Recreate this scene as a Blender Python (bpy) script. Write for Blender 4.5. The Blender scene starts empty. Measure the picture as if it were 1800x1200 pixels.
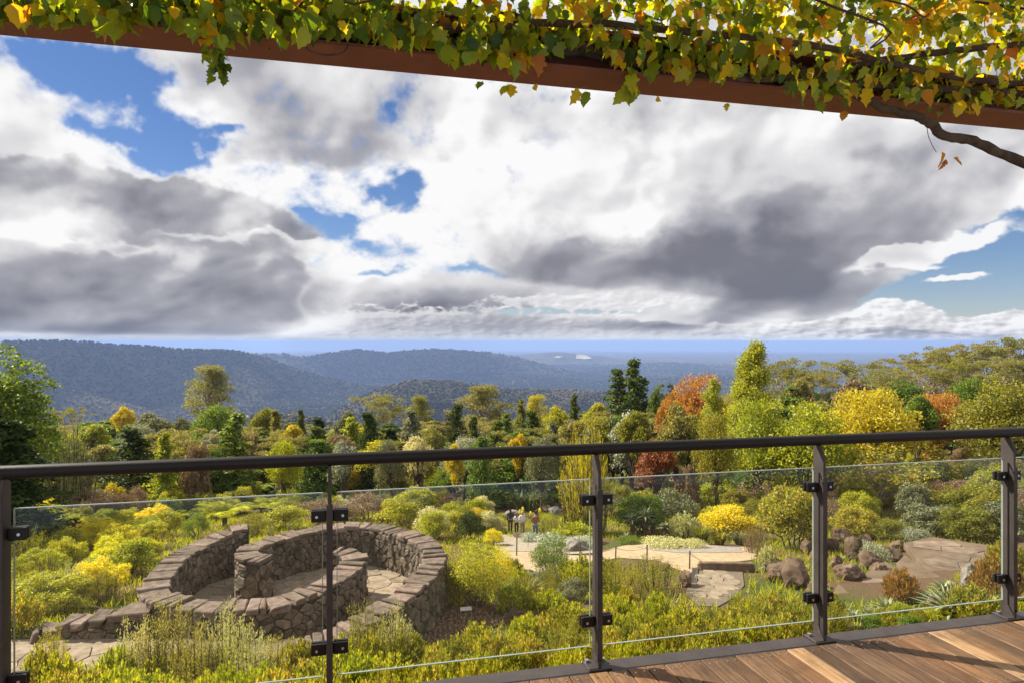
import bpy, bmesh, math, random
import numpy as np
from mathutils import Vector, Matrix

# ------------------------------------------------------------------ camera, light, exposure
SC = bpy.context.scene
COL = SC.collection
EYE = 1.52                      # eye height above the deck boards (deck top is z = 0)
FPX = 1200.0                    # focal length in pixels of the 1800 px wide photograph (24 mm)
cam_data = bpy.data.cameras.new('camera')
cam_data.lens = 24.0; cam_data.sensor_width = 36.0
cam_data.clip_start = 0.05; cam_data.clip_end = 120000.0
cam = bpy.data.objects.new('camera', cam_data)
cam.location = (0, 0, EYE); cam.rotation_euler = (math.radians(90), 0, 0)
COL.objects.link(cam); SC.camera = cam

SUN_EL = math.radians(40)
SUN_AZ = math.radians(-67)      # clockwise from +Y: the sun stands to the left and a little ahead
to_sun = Vector((math.sin(SUN_AZ)*math.cos(SUN_EL), math.cos(SUN_AZ)*math.cos(SUN_EL), math.sin(SUN_EL)))
sun_data = bpy.data.lights.new('sun', 'SUN')
sun_data.energy = 5.0; sun_data.angle = math.radians(0.55); sun_data.color = (1.0, 0.915, 0.78)
sun = bpy.data.objects.new('sun', sun_data)
sun.rotation_euler = (-to_sun).to_track_quat('-Z', 'Y').to_euler()
sun.location = (-30, 10, 40)
COL.objects.link(sun)

SC.view_settings.view_transform = 'Standard'
SC.view_settings.look = 'None'
SC.view_settings.exposure = 1.12
SC.view_settings.gamma = 1.0
SC.view_settings.use_curve_mapping = False
cy = SC.cycles
cy.max_bounces = 6; cy.diffuse_bounces = 2; cy.glossy_bounces = 2; cy.transmission_bounces = 4
cy.transparent_max_bounces = 12; cy.volume_bounces = 0
cy.caustics_reflective = False; cy.caustics_refractive = False
cy.use_denoising = True
cy.sample_clamp_indirect = 4.0


# ------------------------------------------------------------------ world: Nishita sky, cloud decks over it
_TAB = np.random.default_rng(2024).random(65536).astype(np.float32)
def vnoise(x, y, seed=0):
    """value noise 0..1"""
    x = np.asarray(x, np.float32); y = np.asarray(y, np.float32)
    ix = np.floor(x); iy = np.floor(y)
    fx = x-ix; fy = y-iy
    fx = fx*fx*(3-2*fx); fy = fy*fy*(3-2*fy)
    ix = ix.astype(np.int32)+seed*37; iy = iy.astype(np.int32)+seed*91
    x0 = ix & 255; x1 = (ix+1) & 255; y0 = (iy & 255) << 8; y1 = ((iy+1) & 255) << 8
    a = _TAB[y0+x0]; b = _TAB[y0+x1]; c = _TAB[y1+x0]; d = _TAB[y1+x1]
    a = a+(b-a)*fx; c = c+(d-c)*fx
    return a+(c-a)*fy
def fbm(x, y, octv=5, seed=0, gain=0.5, billow=False):
    s = 0.0; a = 1.0; t = 0.0
    for o in range(octv):
        n = vnoise(x, y, seed+o*17)*2-1
        if billow: n = 1-2*np.abs(n)
        s = s + a*n; t += a; a *= gain
        x, y = 1.92*x*0.8+1.92*y*0.6+13.7, -1.92*x*0.6+1.92*y*0.8+7.3
    return s/t
def sm(x, a, b):
    t = np.clip((x-a)/(b-a), 0, 1); return t*t*(3-2*t)
def cloud_field(U, V, octx):
    """U, V: azimuth, elevation times 1200 (the photograph's pixels near its centre). Returns rgb, alpha."""
    S = np.float32
    pers = 1.0/(0.22+np.clip(V, 0, 1500)/520.0)           # detail shrinks towards the horizon
    # flatter and smaller towards the horizon: integrate the stretch
    VV = .75*V + 60*np.log((V+40)/40.0)
    UU = U*0.88
    wx = fbm(UU/190, VV/150, 4, 1); wy = fbm(UU/190+31, VV/150-17, 4, 2)
    wx2 = fbm(UU/52, VV/46, octx-3, 3, 0.6); wy2 = fbm(UU/52+11, VV/46+5, octx-3, 4, 0.6)
    k = sm(V, 5, 230)
    Uw = U + wx*(26+34*k) + wx2*(10+34*k); Vw = V + wy*(5+40*k) + wy2*(3+30*k)
    n1 = fbm(UU/230, VV/190, octx, 7, 0.5)
    n2 = fbm(UU/80+9+wx*.5, VV/66+3+wy*.5, octx-2, 8, 0.55)
    n1s = fbm((UU-30)/230, (VV+28)/190, 3, 7, 0.5); n1c = fbm(UU/230, VV/190, 3, 7, 0.5)
    n2s = fbm((UU-9)/80+9+wx*.5, (VV+8)/66+3+wy*.5, 3, 8, 0.5); n2c = fbm(UU/80+9+wx*.5, VV/66+3+wy*.5, 3, 8, 0.5)
    rel = (n1c-n1s)*0.8 + (n2c-n2s)*0.30                      # > 0 on the side turned to the sun
    def B(lst, u=Uw, v=Vw):
        acc = np.zeros_like(u)
        for (bx, by, rx, ry, w, *rot) in lst:
            a = math.atan((bx-900)/1200.0); ca = math.cos(a)
            e = math.atan((600-by)/1200.0*ca)
            du = (u-a*1200)/(rx*ca*ca); dv = (v-e*1200)/(ry*ca)
            if rot:
                c, s = math.cos(math.radians(rot[0])), math.sin(math.radians(rot[0]))
                X = (u-a*1200); Yv = (v-e*1200)
                du = (X*c+Yv*s)/rx; dv = (-X*s+Yv*c)/ry
            acc += w*np.exp(-(du*du+dv*dv))
        return acc
    rgb = np.zeros(U.shape+(3,), S); al = np.zeros(U.shape, S)
    def over(c, a):
        nonlocal rgb, al
        a3 = a[..., None]
        rgb = c*a3 + rgb*(1-a3); al = a + al*(1-a)
    WHITE = np.array([.45, .447, .448], S); LG = np.array([.335, .332, .338], S)
    GR = np.array([.168, .169, .188], S); DK = np.array([.080, .081, .099], S)
    def tone(d):
        d = np.clip(d, 0, None); d = (d*1.22/(1+.42*d))[..., None]
        d = np.clip(d, 0, 1)
        c = WHITE + (LG-WHITE)*sm(d, 0, .33)
        c = c + (GR-c)*sm(d, .28, .68)
        return c + (DK-c)*sm(d, .62, 1.0)
    # ---- 1: the broken upper sheet, white and light grey, with the blue gaps
    holes = B([(60,80,70,30,1.3),(150,120,68,46,1.4),(215,130,54,58,1.4),(265,215,50,56,1.3),(308,275,36,36,1.4),(205,240,85,20,1.0),(345,212,55,20,.9),(130,235,50,14,.5),
               (712,325,40,34,1.25),(690,350,30,18,.7),(560,388,46,20,1.2),(612,398,40,14,.9),(690,446,80,26,1.0),(645,430,40,14,.7),(850,474,85,13,1.5),(660,489,45,7,1.2),(705,487,40,6,.8),
               (700,188,40,26,.75),(742,228,26,16,.55),(370,205,40,14,.5),
               (1790,400,130,60,2.2),(1720,480,200,62,2.4),(1590,525,150,30,2.2),(1780,530,190,34,2.2),(1530,505,50,22,1.2),(1690,385,70,14,1.0,20),
               (1690,562,260,26,1.7),(1450,572,90,14,.8),(995,549,120,9,1.6),(1100,553,70,5,.7),(560,455,30,8,.4)])
    n3 = fbm(UU/30+3+wx*.8, VV/26+8+wy*.8, octx-3, 15, .62)
    f = .90 + n1*.36 + n2*.74 + n3*.62 - holes*1.0
    a1 = sm(f, -.18, .80)
    d = B([(620,262,130,44,.42),(520,250,80,40,.2),(1000,300,150,70,.12),(780,180,300,70,.13),(1200,230,330,90,.20),(1050,170,300,50,.08),(660,190,110,60,.2),(520,150,90,50,.12),
           (40,160,110,90,.10),(500,530,700,40,.35),(1300,540,400,30,.15),(840,560,160,26,.3),(690,560,130,24,.35)]) - B([(830,350,190,80,.35),(600,330,150,36,.3),(300,210,70,90,.3),(930,270,120,60,.25),(640,470,170,40,.15),(450,310,160,26,.25)])
    d = d + .14 - rel*1.3 - n2*.16 + n1*.18 - n3*.06 - (1-sm(f, .1, .7))*.12
    over(tone(d), a1)
    # ---- 2: rows of small cumulus low above the horizon
    row = B([(1500,572,80,20,1.0),(1560,560,62,26,1.3),(1620,566,44,22,1.2),(1745,572,70,22,1.25),(1850,570,90,24,1.2),(1380,582,130,13,.9),(1240,585,150,12,.7),(1060,580,170,18,.7),(900,572,160,22,.6),(700,565,180,30,.7),(600,590,200,9,.6),(300,592,300,8,.7),(1650,592,250,9,.8),(1000,596,300,8,.6),
             (1930,560,120,30,1.0),(2100,550,200,40,1.0),(-200,560,260,50,1.0),(1060,527,190,17,.9),(1250,535,200,13,.8)])
    puff = fbm(UU/26+40+wx*.5, VV/22+9+wy*.3, octx-1, 21, .55, billow=True)
    puffs = fbm((UU-5)/26+40+wx*.5, (VV+5)/22+9+wy*.3, octx-1, 21, .55, billow=True)
    kr = sm(U, 250, 520)*(1-sm(V, 60, 85))
    n4 = fbm(UU/30+70, VV/24+20, octx-3, 27, .55); n4s = fbm((UU-6)/30+70, (VV+6)/24+20, octx-3, 27, .55)
    f2 = row*(.95+.15*kr) - .44 + puff*.30*(1-kr) + n4*.62*kr + n2*.25*(1-kr)
    a2 = sm(f2, 0.0, .20)*.97
    d2 = .20 - kr*.08 - (puff-puffs)*.20*(1-kr) - (n4-n4s)*.9*kr - n3*.06 + B([(1600,585,90,11,.45),(1500,586,70,9,.3),(1740,588,90,8,.25),(1130,572,120,11,.6),(1180,574,60,7,.3),(900,570,110,24,.3),(700,572,190,24,.3),(1250,588,180,7,.15),(300,597,400,9,.2)], U, V) - n1*.05
    over(tone(d2), a2)
    # ---- 3: grey banks on the left
    m3 = B([(60,345,180,60,1.2),(230,345,200,48,1.2),(400,375,150,36,1.1),(500,392,70,22,1.0,-12),(330,480,260,80,1.3),(90,480,230,75,1.2),(460,490,130,70,1.1),(70,556,380,30,1.0),(350,565,260,26,1.0),
            (-260,420,280,140,1.3)])
    cut = B([(210,440,260,13,.9),(420,415,240,12,1.0),(60,415,120,16,.8),(215,465,36,40,.9),(258,490,26,40,.8),(560,480,40,60,.9),(560,545,40,26,.5),(30,462,30,22,.4)])
    f3 = m3 - cut*.8 - .50 + n1*.35 + n2*.35
    a3 = sm(f3, 0.0, .42)
    d3 = .28 + .30*sm(f3, .1, .7) - rel*1.7 - n2*.26 - n3*.08 + B([(250,360,220,28,.16),(480,392,80,20,.22),(350,520,240,46,.16),(60,520,240,46,.14),(130,345,200,26,.14)]) - n2*.10 - B([(320,300,220,24,.25),(200,440,300,18,.3),(260,470,60,50,.25),(500,445,60,18,.2)])
    over(tone(d3), a3*.96)
    # ---- 4: the big dark cloud to the right of the middle
    m4 = B([(1000,420,200,70,.8),(1160,440,250,85,1.4),(1330,440,210,95,1.4),(1450,380,170,120,1.2),(1600,280,220,110,1.3),(1750,250,200,90,1.3),(1260,300,300,120,.8),(1430,520,80,28,1.1),(1380,545,110,17,1.0),(1500,470,70,40,.8,35),(1200,545,150,10,.6),(1900,260,240,90,1.2),(1020,330,220,110,.45)])
    m4b = B([(1650,420,85,15,1.15,14),(1560,450,80,18,1.0,14),(1600,470,50,8,.6),(1640,492,65,6,1.15)])
    f4 = m4 - .42 + n1*.30 + n2*.13 - B([(1780,420,140,50,1.3),(1700,480,130,30,.8),(1620,520,130,34,.9)])
    base = sm(V, 1200*math.atan(45/1200.), 1200*math.atan(112/1200.))   # flat-ish underside
    f4 = f4 - (1-base)*.9*(1-sm(U, 330, 420)*.8)*(1-sm(U, 240, 330)*.0)
    a4 = sm(f4, 0.0, .5)
    d4 = .22 + B([(1130,470,330,52,.62),(1330,480,170,62,.55),(1440,520,100,36,.45),(1000,450,150,40,.18),(1540,300,150,110,.30),(1700,290,200,80,.28),(1300,400,240,60,.22),(1480,400,100,50,.22)]) - B([(950,300,190,90,.25),(1150,260,260,70,.10),(1420,250,80,90,.14),(1060,390,140,26,.12),(1480,475,34,40,.14)]) - rel*1.5 - n2*.24 - n3*.07 + n1*.12
    over(tone(d4), a4*.97)
    f5 = m4b - .36 + n2*.25 + n1*.15
    over(tone(.12 - rel*.8 + B([(1600,450,120,10,.12)]) - n2*.1), sm(f5, 0, .34)*.95)
    return rgb, al

def sky_grid(az, v, octx):
    el = (v*v*math.pi/2)
    A, E = np.meshgrid(az, el)
    rgb, al = cloud_field((A*1200).astype(np.float32), (E*1200).astype(np.float32), octx)
    return np.concatenate([rgb, al[..., None]], -1).astype(np.float32)
def build_world():
    SW, SH = 4096, 1000
    coarse = sky_grid(((np.arange(SW//8)+.5)/(SW//8)-.5)*2*math.pi, (np.arange(SH//8)+.5)/(SH//8), 6)
    img = np.repeat(np.repeat(coarse, 8, 0), 8, 1)
    x0, x1 = int(SW*(.5-54/360)), int(SW*(.5+54/360))       # the part in view, at full detail
    y1 = int(SH*math.sqrt(40/90))
    img[:y1, x0:x1] = sky_grid(((np.arange(x0, x1)+.5)/SW-.5)*2*math.pi, (np.arange(y1)+.5)/SH, 9)
    im = bpy.data.images.new('cloud_field', SW, SH, alpha=True, float_buffer=True)
    im.colorspace_settings.name = 'Non-Color'; im.alpha_mode = 'CHANNEL_PACKED'
    im.pixels.foreach_set(img.ravel()); im.update()
    world = bpy.data.worlds.new('World'); SC.world = world; world.use_nodes = True
    world.cycles.sampling_method = 'MANUAL'; world.cycles.sample_map_resolution = 512
    nt = world.node_tree; N = nt.nodes; L = nt.links; N.clear()
    def sock(n, i, v):
        if v is None: return
        if isinstance(v, bpy.types.NodeSocket): L.new(v, n.inputs[i])
        else: n.inputs[i].default_value = v
    def m(op, a, b=None, c=None, clamp=False):
        n = N.new('ShaderNodeMath'); n.operation = op; n.use_clamp = clamp
        sock(n, 0, a); sock(n, 1, b); sock(n, 2, c); return n.outputs[0]
    tc = N.new('ShaderNodeTexCoord').outputs['Generated']
    sep = N.new('ShaderNodeSeparateXYZ'); L.new(tc, sep.inputs[0]); X, Y, Z = sep.outputs
    u = m('MULTIPLY_ADD', m('ARCTAN2', X, Y), 1/(2*math.pi), .5)
    el = m('ARCSINE', Z)
    v = m('SQRT', m('MULTIPLY', m('MAXIMUM', el, 0.0), 2/math.pi))
    cb = N.new('ShaderNodeCombineXYZ'); sock(cb, 0, u); sock(cb, 1, v)
    tx = N.new('ShaderNodeTexImage'); tx.image = im; tx.extension = 'EXTEND'; tx.interpolation = 'Linear'; L.new(cb.outputs[0], tx.inputs[0])
    sky = N.new('ShaderNodeTexSky'); sky.sky_type = 'NISHITA'
    sky.sun_disc = False; sky.sun_elevation = SUN_EL; sky.sun_rotation = SUN_AZ % (2*math.pi)
    sky.altitude = 1000; sky.air_density = 1.0; sky.dust_density = 0.3; sky.ozone_density = 3.0
    hs = N.new('ShaderNodeHueSaturation'); hs.inputs['Saturation'].default_value = 1.16; hs.inputs['Value'].default_value = SKY_STRENGTH
    tn = N.new('ShaderNodeVectorMath'); tn.operation = 'MULTIPLY'; tn.inputs[1].default_value = (1.0, .95, 1.04)
    L.new(sky.outputs[0], tn.inputs[0]); L.new(tn.outputs[0], hs.inputs['Color'])
    mx = N.new('ShaderNodeVectorMath'); mx.operation = 'SCALE'
    L.new(hs.outputs[0], mx.inputs[0]); sock(mx, 'Scale', m('SUBTRACT', 1.0, tx.outputs['Alpha'], clamp=True))
    ad = N.new('ShaderNodeVectorMath'); ad.operation = 'ADD'; L.new(mx.outputs[0], ad.inputs[0]); L.new(tx.outputs['Color'], ad.inputs[1])
    mr = N.new('ShaderNodeMapRange'); mr.interpolation_type = 'SMOOTHSTEP'; sock(mr, 0, el)
    mr.inputs[1].default_value = .012; mr.inputs[2].default_value = -.02
    mc = N.new('ShaderNodeMix'); mc.data_type = 'RGBA'; sock(mc, 0, mr.outputs[0]); L.new(ad.outputs[0], mc.inputs[6])
    mc.inputs[7].default_value = (.36, .43, .50, 1)
    bg = N.new('ShaderNodeBackground'); L.new(mc.outputs[2], bg.inputs[0]); bg.inputs[1].default_value = 1.0
    out = N.new('ShaderNodeOutputWorld'); L.new(bg.outputs[0], out.inputs[0])
SKY_STRENGTH = 0.043
build_world()

# ------------------------------------------------------------------ helpers
rnd = random.Random(7)
RNG = np.random.default_rng(11)
def W(px, py, Y):
    """world point at depth Y seen at pixel (px, py) of the 1800 x 1200 photograph"""
    return Vector(((px-900)/FPX*Y, Y, EYE + (600-py)/FPX*Y))
def tag(o, label=None, cat=None, group=None, kind=None):
    if label: o['label'] = label
    if cat: o['category'] = cat
    if group: o['group'] = group
    if kind: o['kind'] = kind
    return o
def empty(name, loc=(0, 0, 0), rz=0.0, label=None, cat=None, group=None):
    o = bpy.data.objects.new(name, None); COL.objects.link(o)
    o.location = loc; o.rotation_euler = (0, 0, rz); o.empty_display_size = .2
    return tag(o, label, cat, group)
def mesh_data(name, V, F, mats=None, smooth=False):
    me = bpy.data.meshes.new(name)
    V = np.asarray(V, np.float32).reshape(-1, 3)
    if isinstance(F, np.ndarray):
        k = F.shape[1]; n = F.shape[0]
        me.vertices.add(len(V)); me.vertices.foreach_set('co', V.ravel())
        me.loops.add(n*k); me.loops.foreach_set('vertex_index', F.astype(np.int32).ravel())
        me.polygons.add(n); me.polygons.foreach_set('loop_start', np.arange(0, n*k, k, dtype=np.int32))
        me.polygons.foreach_set('loop_total', np.full(n, k, np.int32))
        me.update(calc_edges=True)
    else:
        me.from_pydata(V.tolist(), [], F)
    if smooth: me.polygons.foreach_set('use_smooth', np.ones(len(me.polygons), bool))
    if mats is not None:
        for m_ in (mats if isinstance(mats, (list, tuple)) else [mats]): me.materials.append(m_)
    return me
def obj(name, me, parent=None, loc=None, rot=None, scale=None):
    o = bpy.data.objects.new(name, me); COL.objects.link(o)
    if parent is not None: o.parent = parent
    if loc is not None: o.location = loc
    if rot is not None: o.rotation_euler = rot
    if scale is not None: o.scale = scale if hasattr(scale, '__len__') else (scale,)*3
    return o
def mk(name, V, F, mat, parent=None, smooth=False, **k):
    return obj(name, mesh_data(name, V, F, mat, smooth), parent, **k)
class MB:
    """collects vertices and faces"""
    def __init__(s): s.V = []; s.F = []; s.n = 0
    def add(s, V, F):
        V = np.asarray(V, float).reshape(-1, 3)
        s.V.append(V); s.F += [[i+s.n for i in f] for f in F]; s.n += len(V); return s
    def box(s, c, size, M=None):
        x, y, z = [v/2 for v in size]
        V = np.array([(-x,-y,-z),(x,-y,-z),(x,y,-z),(-x,y,-z),(-x,-y,z),(x,-y,z),(x,y,z),(-x,y,z)])
        if M is not None: V = V@np.array(M).T
        return s.add(V+np.array(c), [(0,3,2,1),(4,5,6,7),(0,1,5,4),(1,2,6,5),(2,3,7,6),(3,0,4,7)])
    def prism(s, poly, z0, z1, M=None):
        n = len(poly)
        V = np.array([(x, y, z0) for x, y in poly]+[(x, y, z1) for x, y in poly], float)
        if M is not None: V = V@np.array(M).T
        return s.add(V, [list(range(n))[::-1], list(range(n, 2*n))]+[(i, (i+1) % n, n+(i+1) % n, n+i) for i in range(n)])
    def tube(s, pts, rad, sides=6, cap=True):
        V, F = tube_vf(pts, rad, sides, cap); return s.add(V, F)
    def build(s, name, mat, parent=None, smooth=False, bevel=0.0, **k):
        me = mesh_data(name, np.concatenate(s.V), s.F, mat, smooth)
        if bevel:
            bm = bmesh.new(); bm.from_mesh(me)
            bmesh.ops.bevel(bm, geom=bm.edges[:], offset=bevel, segments=1, profile=.5, affect='EDGES'); bm.to_mesh(me); bm.free()
        return obj(name, me, parent, **k)
def tube_vf(pts, rad, sides=6, cap=True):
    P = np.asarray(pts, float); n = len(P)
    rad = np.full(n, rad) if np.isscalar(rad) else np.asarray(rad, float)
    T = np.gradient(P, axis=0); T /= np.linalg.norm(T, axis=1)[:, None]+1e-9
    ref = np.array([0, 0, 1.0]) if abs(T[:, 2]).mean() < .85 else np.array([1.0, 0, 0])
    A = np.cross(T, ref); A /= np.linalg.norm(A, axis=1)[:, None]+1e-9
    B = np.cross(T, A)
    th = np.arange(sides)*2*math.pi/sides
    V = (P[:, None]+rad[:, None, None]*(A[:, None]*np.cos(th)[None, :, None]+B[:, None]*np.sin(th)[None, :, None])).reshape(-1, 3)
    F = [(i*sides+j, i*sides+(j+1) % sides, (i+1)*sides+(j+1) % sides, (i+1)*sides+j) for i in range(n-1) for j in range(sides)]
    if cap: F += [list(range(sides))[::-1], [(n-1)*sides+j for j in range(sides)]]
    return V, F
def spline(pts, n):
    """Catmull-Rom through the points, n samples"""
    P = np.asarray(pts, float); P = np.vstack([2*P[0]-P[1], P, 2*P[-1]-P[-2]])
    m_ = len(P)-3; out = []
    for t in np.linspace(0, m_-1e-6, n):
        i = int(t); f = t-i; a, b, c, d = P[i:i+4]
        out.append(.5*((2*b)+(c-a)*f+(2*a-5*b+4*c-d)*f*f+(3*b-a-3*c+d)*f**3))
    return np.array(out)
def resample(P, step):
    P = np.asarray(P, float); d = np.r_[0, np.cumsum(np.linalg.norm(np.diff(P, axis=0), axis=1))]
    n = max(2, int(round(d[-1]/step))+1); t = np.linspace(0, d[-1], n)
    return np.stack([np.interp(t, d, P[:, k]) for k in range(P.shape[1])], 1), t
def clip_cell(seed, others, box):
    """Voronoi cell of one seed inside a rectangle"""
    x0, y0, x1, y1 = box
    poly = [(x0, y0), (x1, y0), (x1, y1), (x0, y1)]
    for o in others:
        mx, my = (seed[0]+o[0])/2, (seed[1]+o[1])/2; nx, ny = o[0]-seed[0], o[1]-seed[1]
        out = []
        for i in range(len(poly)):
            a, b = poly[i], poly[(i+1) % len(poly)]
            da = (a[0]-mx)*nx+(a[1]-my)*ny; db = (b[0]-mx)*nx+(b[1]-my)*ny
            if da <= 0: out.append(a)
            if da*db < 0:
                t = da/(da-db); out.append((a[0]+(b[0]-a[0])*t, a[1]+(b[1]-a[1])*t))
        poly = out
        if len(poly) < 3: return []
    return poly
def voronoi(box, cell, r, jit=.42):
    """jittered-grid Voronoi cells over a rectangle: list of (seed, polygon)"""
    x0, y0, x1, y1 = box
    nx, ny = max(1, round((x1-x0)/cell[0])), max(1, round((y1-y0)/cell[1]))
    cx, cyy = (x1-x0)/nx, (y1-y0)/ny
    g = {(i, j): (x0+(i+.5+r.uniform(-jit, jit)+(.25 if j % 2 else -.25))*cx, y0+(j+.5+r.uniform(-jit, jit))*cyy) for i in range(-2, nx+2) for j in range(-2, ny+2)}
    out = []
    for i in range(nx):
        for j in range(ny):
            oth = [g[(i+a, j+b)] for a in (-2,-1,0,1,2) for b in (-2,-1,0,1,2) if (a or b) and (i+a, j+b) in g]
            p = clip_cell(g[(i, j)], oth, box)
            if len(p) >= 3: out.append((g[(i, j)], p))
    return out
def shrink(poly, d):
    c = np.mean(poly, axis=0); return [tuple(c+(np.array(q)-c)*max(.3, 1-d/(np.linalg.norm(np.array(q)-c)+1e-6))) for q in poly]

# ------------------------------------------------------------------ materials
MATS = {}
def nodes_of(name):
    m_ = bpy.data.materials.new(name); m_.use_nodes = True
    nt = m_.node_tree; nt.nodes.clear(); MATS[name] = m_
    out = nt.nodes.new('ShaderNodeOutputMaterial')
    return m_, nt, out
def lk(nt, a, b): nt.links.new(a, b)
def ramp(nt, fac, stops, interp='LINEAR'):
    n = nt.nodes.new('ShaderNodeValToRGB'); cr = n.color_ramp; cr.interpolation = interp
    while len(cr.elements) < len(stops): cr.elements.new(.5)
    for e, (p, c) in zip(cr.elements, stops): e.position = p; e.color = (*c, 1)
    lk(nt, fac, n.inputs[0]); return n.outputs[0]
def nz(nt, scale, detail=5, rough=.55, coord='Object', vec=None, stretch=None):
    n = nt.nodes.new('ShaderNodeTexNoise'); n.inputs['Scale'].default_value = scale
    n.inputs['Detail'].default_value = detail; n.inputs['Roughness'].default_value = rough
    if vec is None:
        if coord == 'Position': vec = nt.nodes.new('ShaderNodeNewGeometry').outputs['Position']
        else: vec = nt.nodes.new('ShaderNodeTexCoord').outputs[coord]
    if stretch:
        mp = nt.nodes.new('ShaderNodeMapping'); mp.inputs['Scale'].default_value = stretch; lk(nt, vec, mp.inputs[0]); vec = mp.outputs[0]
    lk(nt, vec, n.inputs['Vector']); return n.outputs['Fac']
def mixn(nt, fac, a, b, blend='MIX'):
    n = nt.nodes.new('ShaderNodeMix'); n.data_type = 'RGBA'; n.blend_type = blend
    for i, v in ((0, fac), (6, a), (7, b)):
        if isinstance(v, bpy.types.NodeSocket): lk(nt, v, n.inputs[i])
        else: n.inputs[i].default_value = v if i == 0 else (*v, 1)
    return n.outputs[2]
def rmat(name, stops, scale=4, rough=.8, bump=0.0, bscale=30, coord='Object', metallic=0.0, spec=.3, stretch=None, vary=0.0, detail=6, island=0.0):
    """general rough surface: noise colour ramp, optional bump, per-object variation"""
    m_, nt, out = nodes_of(name)
    b = nt.nodes.new('ShaderNodeBsdfPrincipled')
    c = ramp(nt, nz(nt, scale, detail, .6, coord, stretch=stretch), stops)
    if vary or island:
        hs = nt.nodes.new('ShaderNodeHueSaturation'); lk(nt, c, hs.inputs['Color'])
        src = nt.nodes.new('ShaderNodeObjectInfo').outputs['Random'] if vary else nt.nodes.new('ShaderNodeNewGeometry').outputs['Random Per Island']
        mr = nt.nodes.new('ShaderNodeMapRange'); lk(nt, src, mr.inputs[0])
        v_ = vary or island
        mr.inputs[3].default_value = 1-v_; mr.inputs[4].default_value = 1+v_
        lk(nt, mr.outputs[0], hs.inputs['Value'])
        mr2 = nt.nodes.new('ShaderNodeMapRange'); lk(nt, src, mr2.inputs[0]); mr2.inputs[3].default_value = .5+.03*v_; mr2.inputs[4].default_value = .5-.03*v_
        lk(nt, mr2.outputs[0], hs.inputs['Hue'])
        c = hs.outputs[0]
    lk(nt, c, b.inputs['Base Color'])
    b.inputs['Roughness'].default_value = rough; b.inputs['Metallic'].default_value = metallic
    b.inputs['Specular IOR Level'].default_value = spec
    if bump:
        bp = nt.nodes.new('ShaderNodeBump'); bp.inputs['Strength'].default_value = bump; bp.inputs['Distance'].default_value = .02
        lk(nt, nz(nt, bscale, 6, .65, coord, stretch=stretch), bp.inputs['Height']); lk(nt, bp.outputs[0], b.inputs['Normal'])
    lk(nt, b.outputs[0], out.inputs[0]); return m_
def leafmat(name, stops, trans=.45, rough=.5, spec=.35, vary=.12, tint=None):
    """leaves: colour differs from leaf to leaf and a little from plant to plant; light passes through"""
    m_, nt, out = nodes_of(name)
    geo = nt.nodes.new('ShaderNodeNewGeometry')
    c = ramp(nt, geo.outputs['Random Per Island'], stops)
    hs = nt.nodes.new('ShaderNodeHueSaturation'); lk(nt, c, hs.inputs['Color'])
    oi = nt.nodes.new('ShaderNodeObjectInfo')
    mr = nt.nodes.new('ShaderNodeMapRange'); lk(nt, oi.outputs['Random'], mr.inputs[0]); mr.inputs[3].default_value = 1.2*(1-vary); mr.inputs[4].default_value = 1.2*(1+vary)
    lk(nt, mr.outputs[0], hs.inputs['Value'])
    mr2 = nt.nodes.new('ShaderNodeMapRange'); lk(nt, oi.outputs['Random'], mr2.inputs[0]); mr2.inputs[3].default_value = .5+.12*vary; mr2.inputs[4].default_value = .5-.12*vary
    lk(nt, mr2.outputs[0], hs.inputs['Hue'])
    b = nt.nodes.new('ShaderNodeBsdfPrincipled'); lk(nt, hs.outputs[0], b.inputs['Base Color'])
    b.inputs['Roughness'].default_value = rough; b.inputs['Specular IOR Level'].default_value = spec
    t = nt.nodes.new('ShaderNodeBsdfTranslucent')
    br = nt.nodes.new('ShaderNodeVectorMath'); br.operation = 'MULTIPLY'; lk(nt, hs.outputs[0], br.inputs[0]); br.inputs[1].default_value = tint or (1.65, 1.5, .6)
    lk(nt, br.outputs[0], t.inputs['Color'])
    mx = nt.nodes.new('ShaderNodeMixShader'); mx.inputs[0].default_value = trans
    lk(nt, b.outputs[0], mx.inputs[1]); lk(nt, t.outputs[0], mx.inputs[2]); lk(nt, mx.outputs[0], out.inputs[0]); return m_

# ------------------------------------------------------------------ the lie of the land
_gy = np.array([-60, 0, 8, 13, 20, 43, 70, 100, 140, 200, 300, 450, 700, 1000.])
_gz = np.array([-4, -5.0, -6.4, -7.4, -8.7, -12.5, -16.6, -19.4, -23.5, -34, -70, -125, -190, -250.])
SPC = (-6.4, 21.0)              # centre of the spiral's level floor
FLOOR = EYE-8.42
def ground0(x, y):
    x = np.asarray(x, float); y = np.asarray(y, float)
    z = EYE + np.interp(y, _gy, _gz)
    k = np.clip((y-20)/60, 0, 1)
    z = z + k*(.11*np.clip(x-18, 0, 170))*np.clip((330-y)/150, 0, 1)
    z = z + k*.05*np.clip(-x-30, 0, 100)*np.clip((200-y)/100, 0, 1)
    z = z + (vnoise(x/9.+50, y/9.+50, 5)-.5)*.5*np.clip((y-12)/10, 0, 1)
    d = np.hypot(x+6.2, (y-22.4)/.95)
    z = z + (FLOOR-.02-z)*(1-sm(d, 4.9, 7.0))
    t = np.clip((x+13.5)/7.0, 0, 1); d2 = np.hypot(x-(-13.5+7.0*t), y-(17.6-.9*t))
    z = z + (EYE-7.9-z)*(1-sm(d2, 1.2, 3.4))*(1-sm(x, -6.6, -4.8))
    return z
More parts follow.
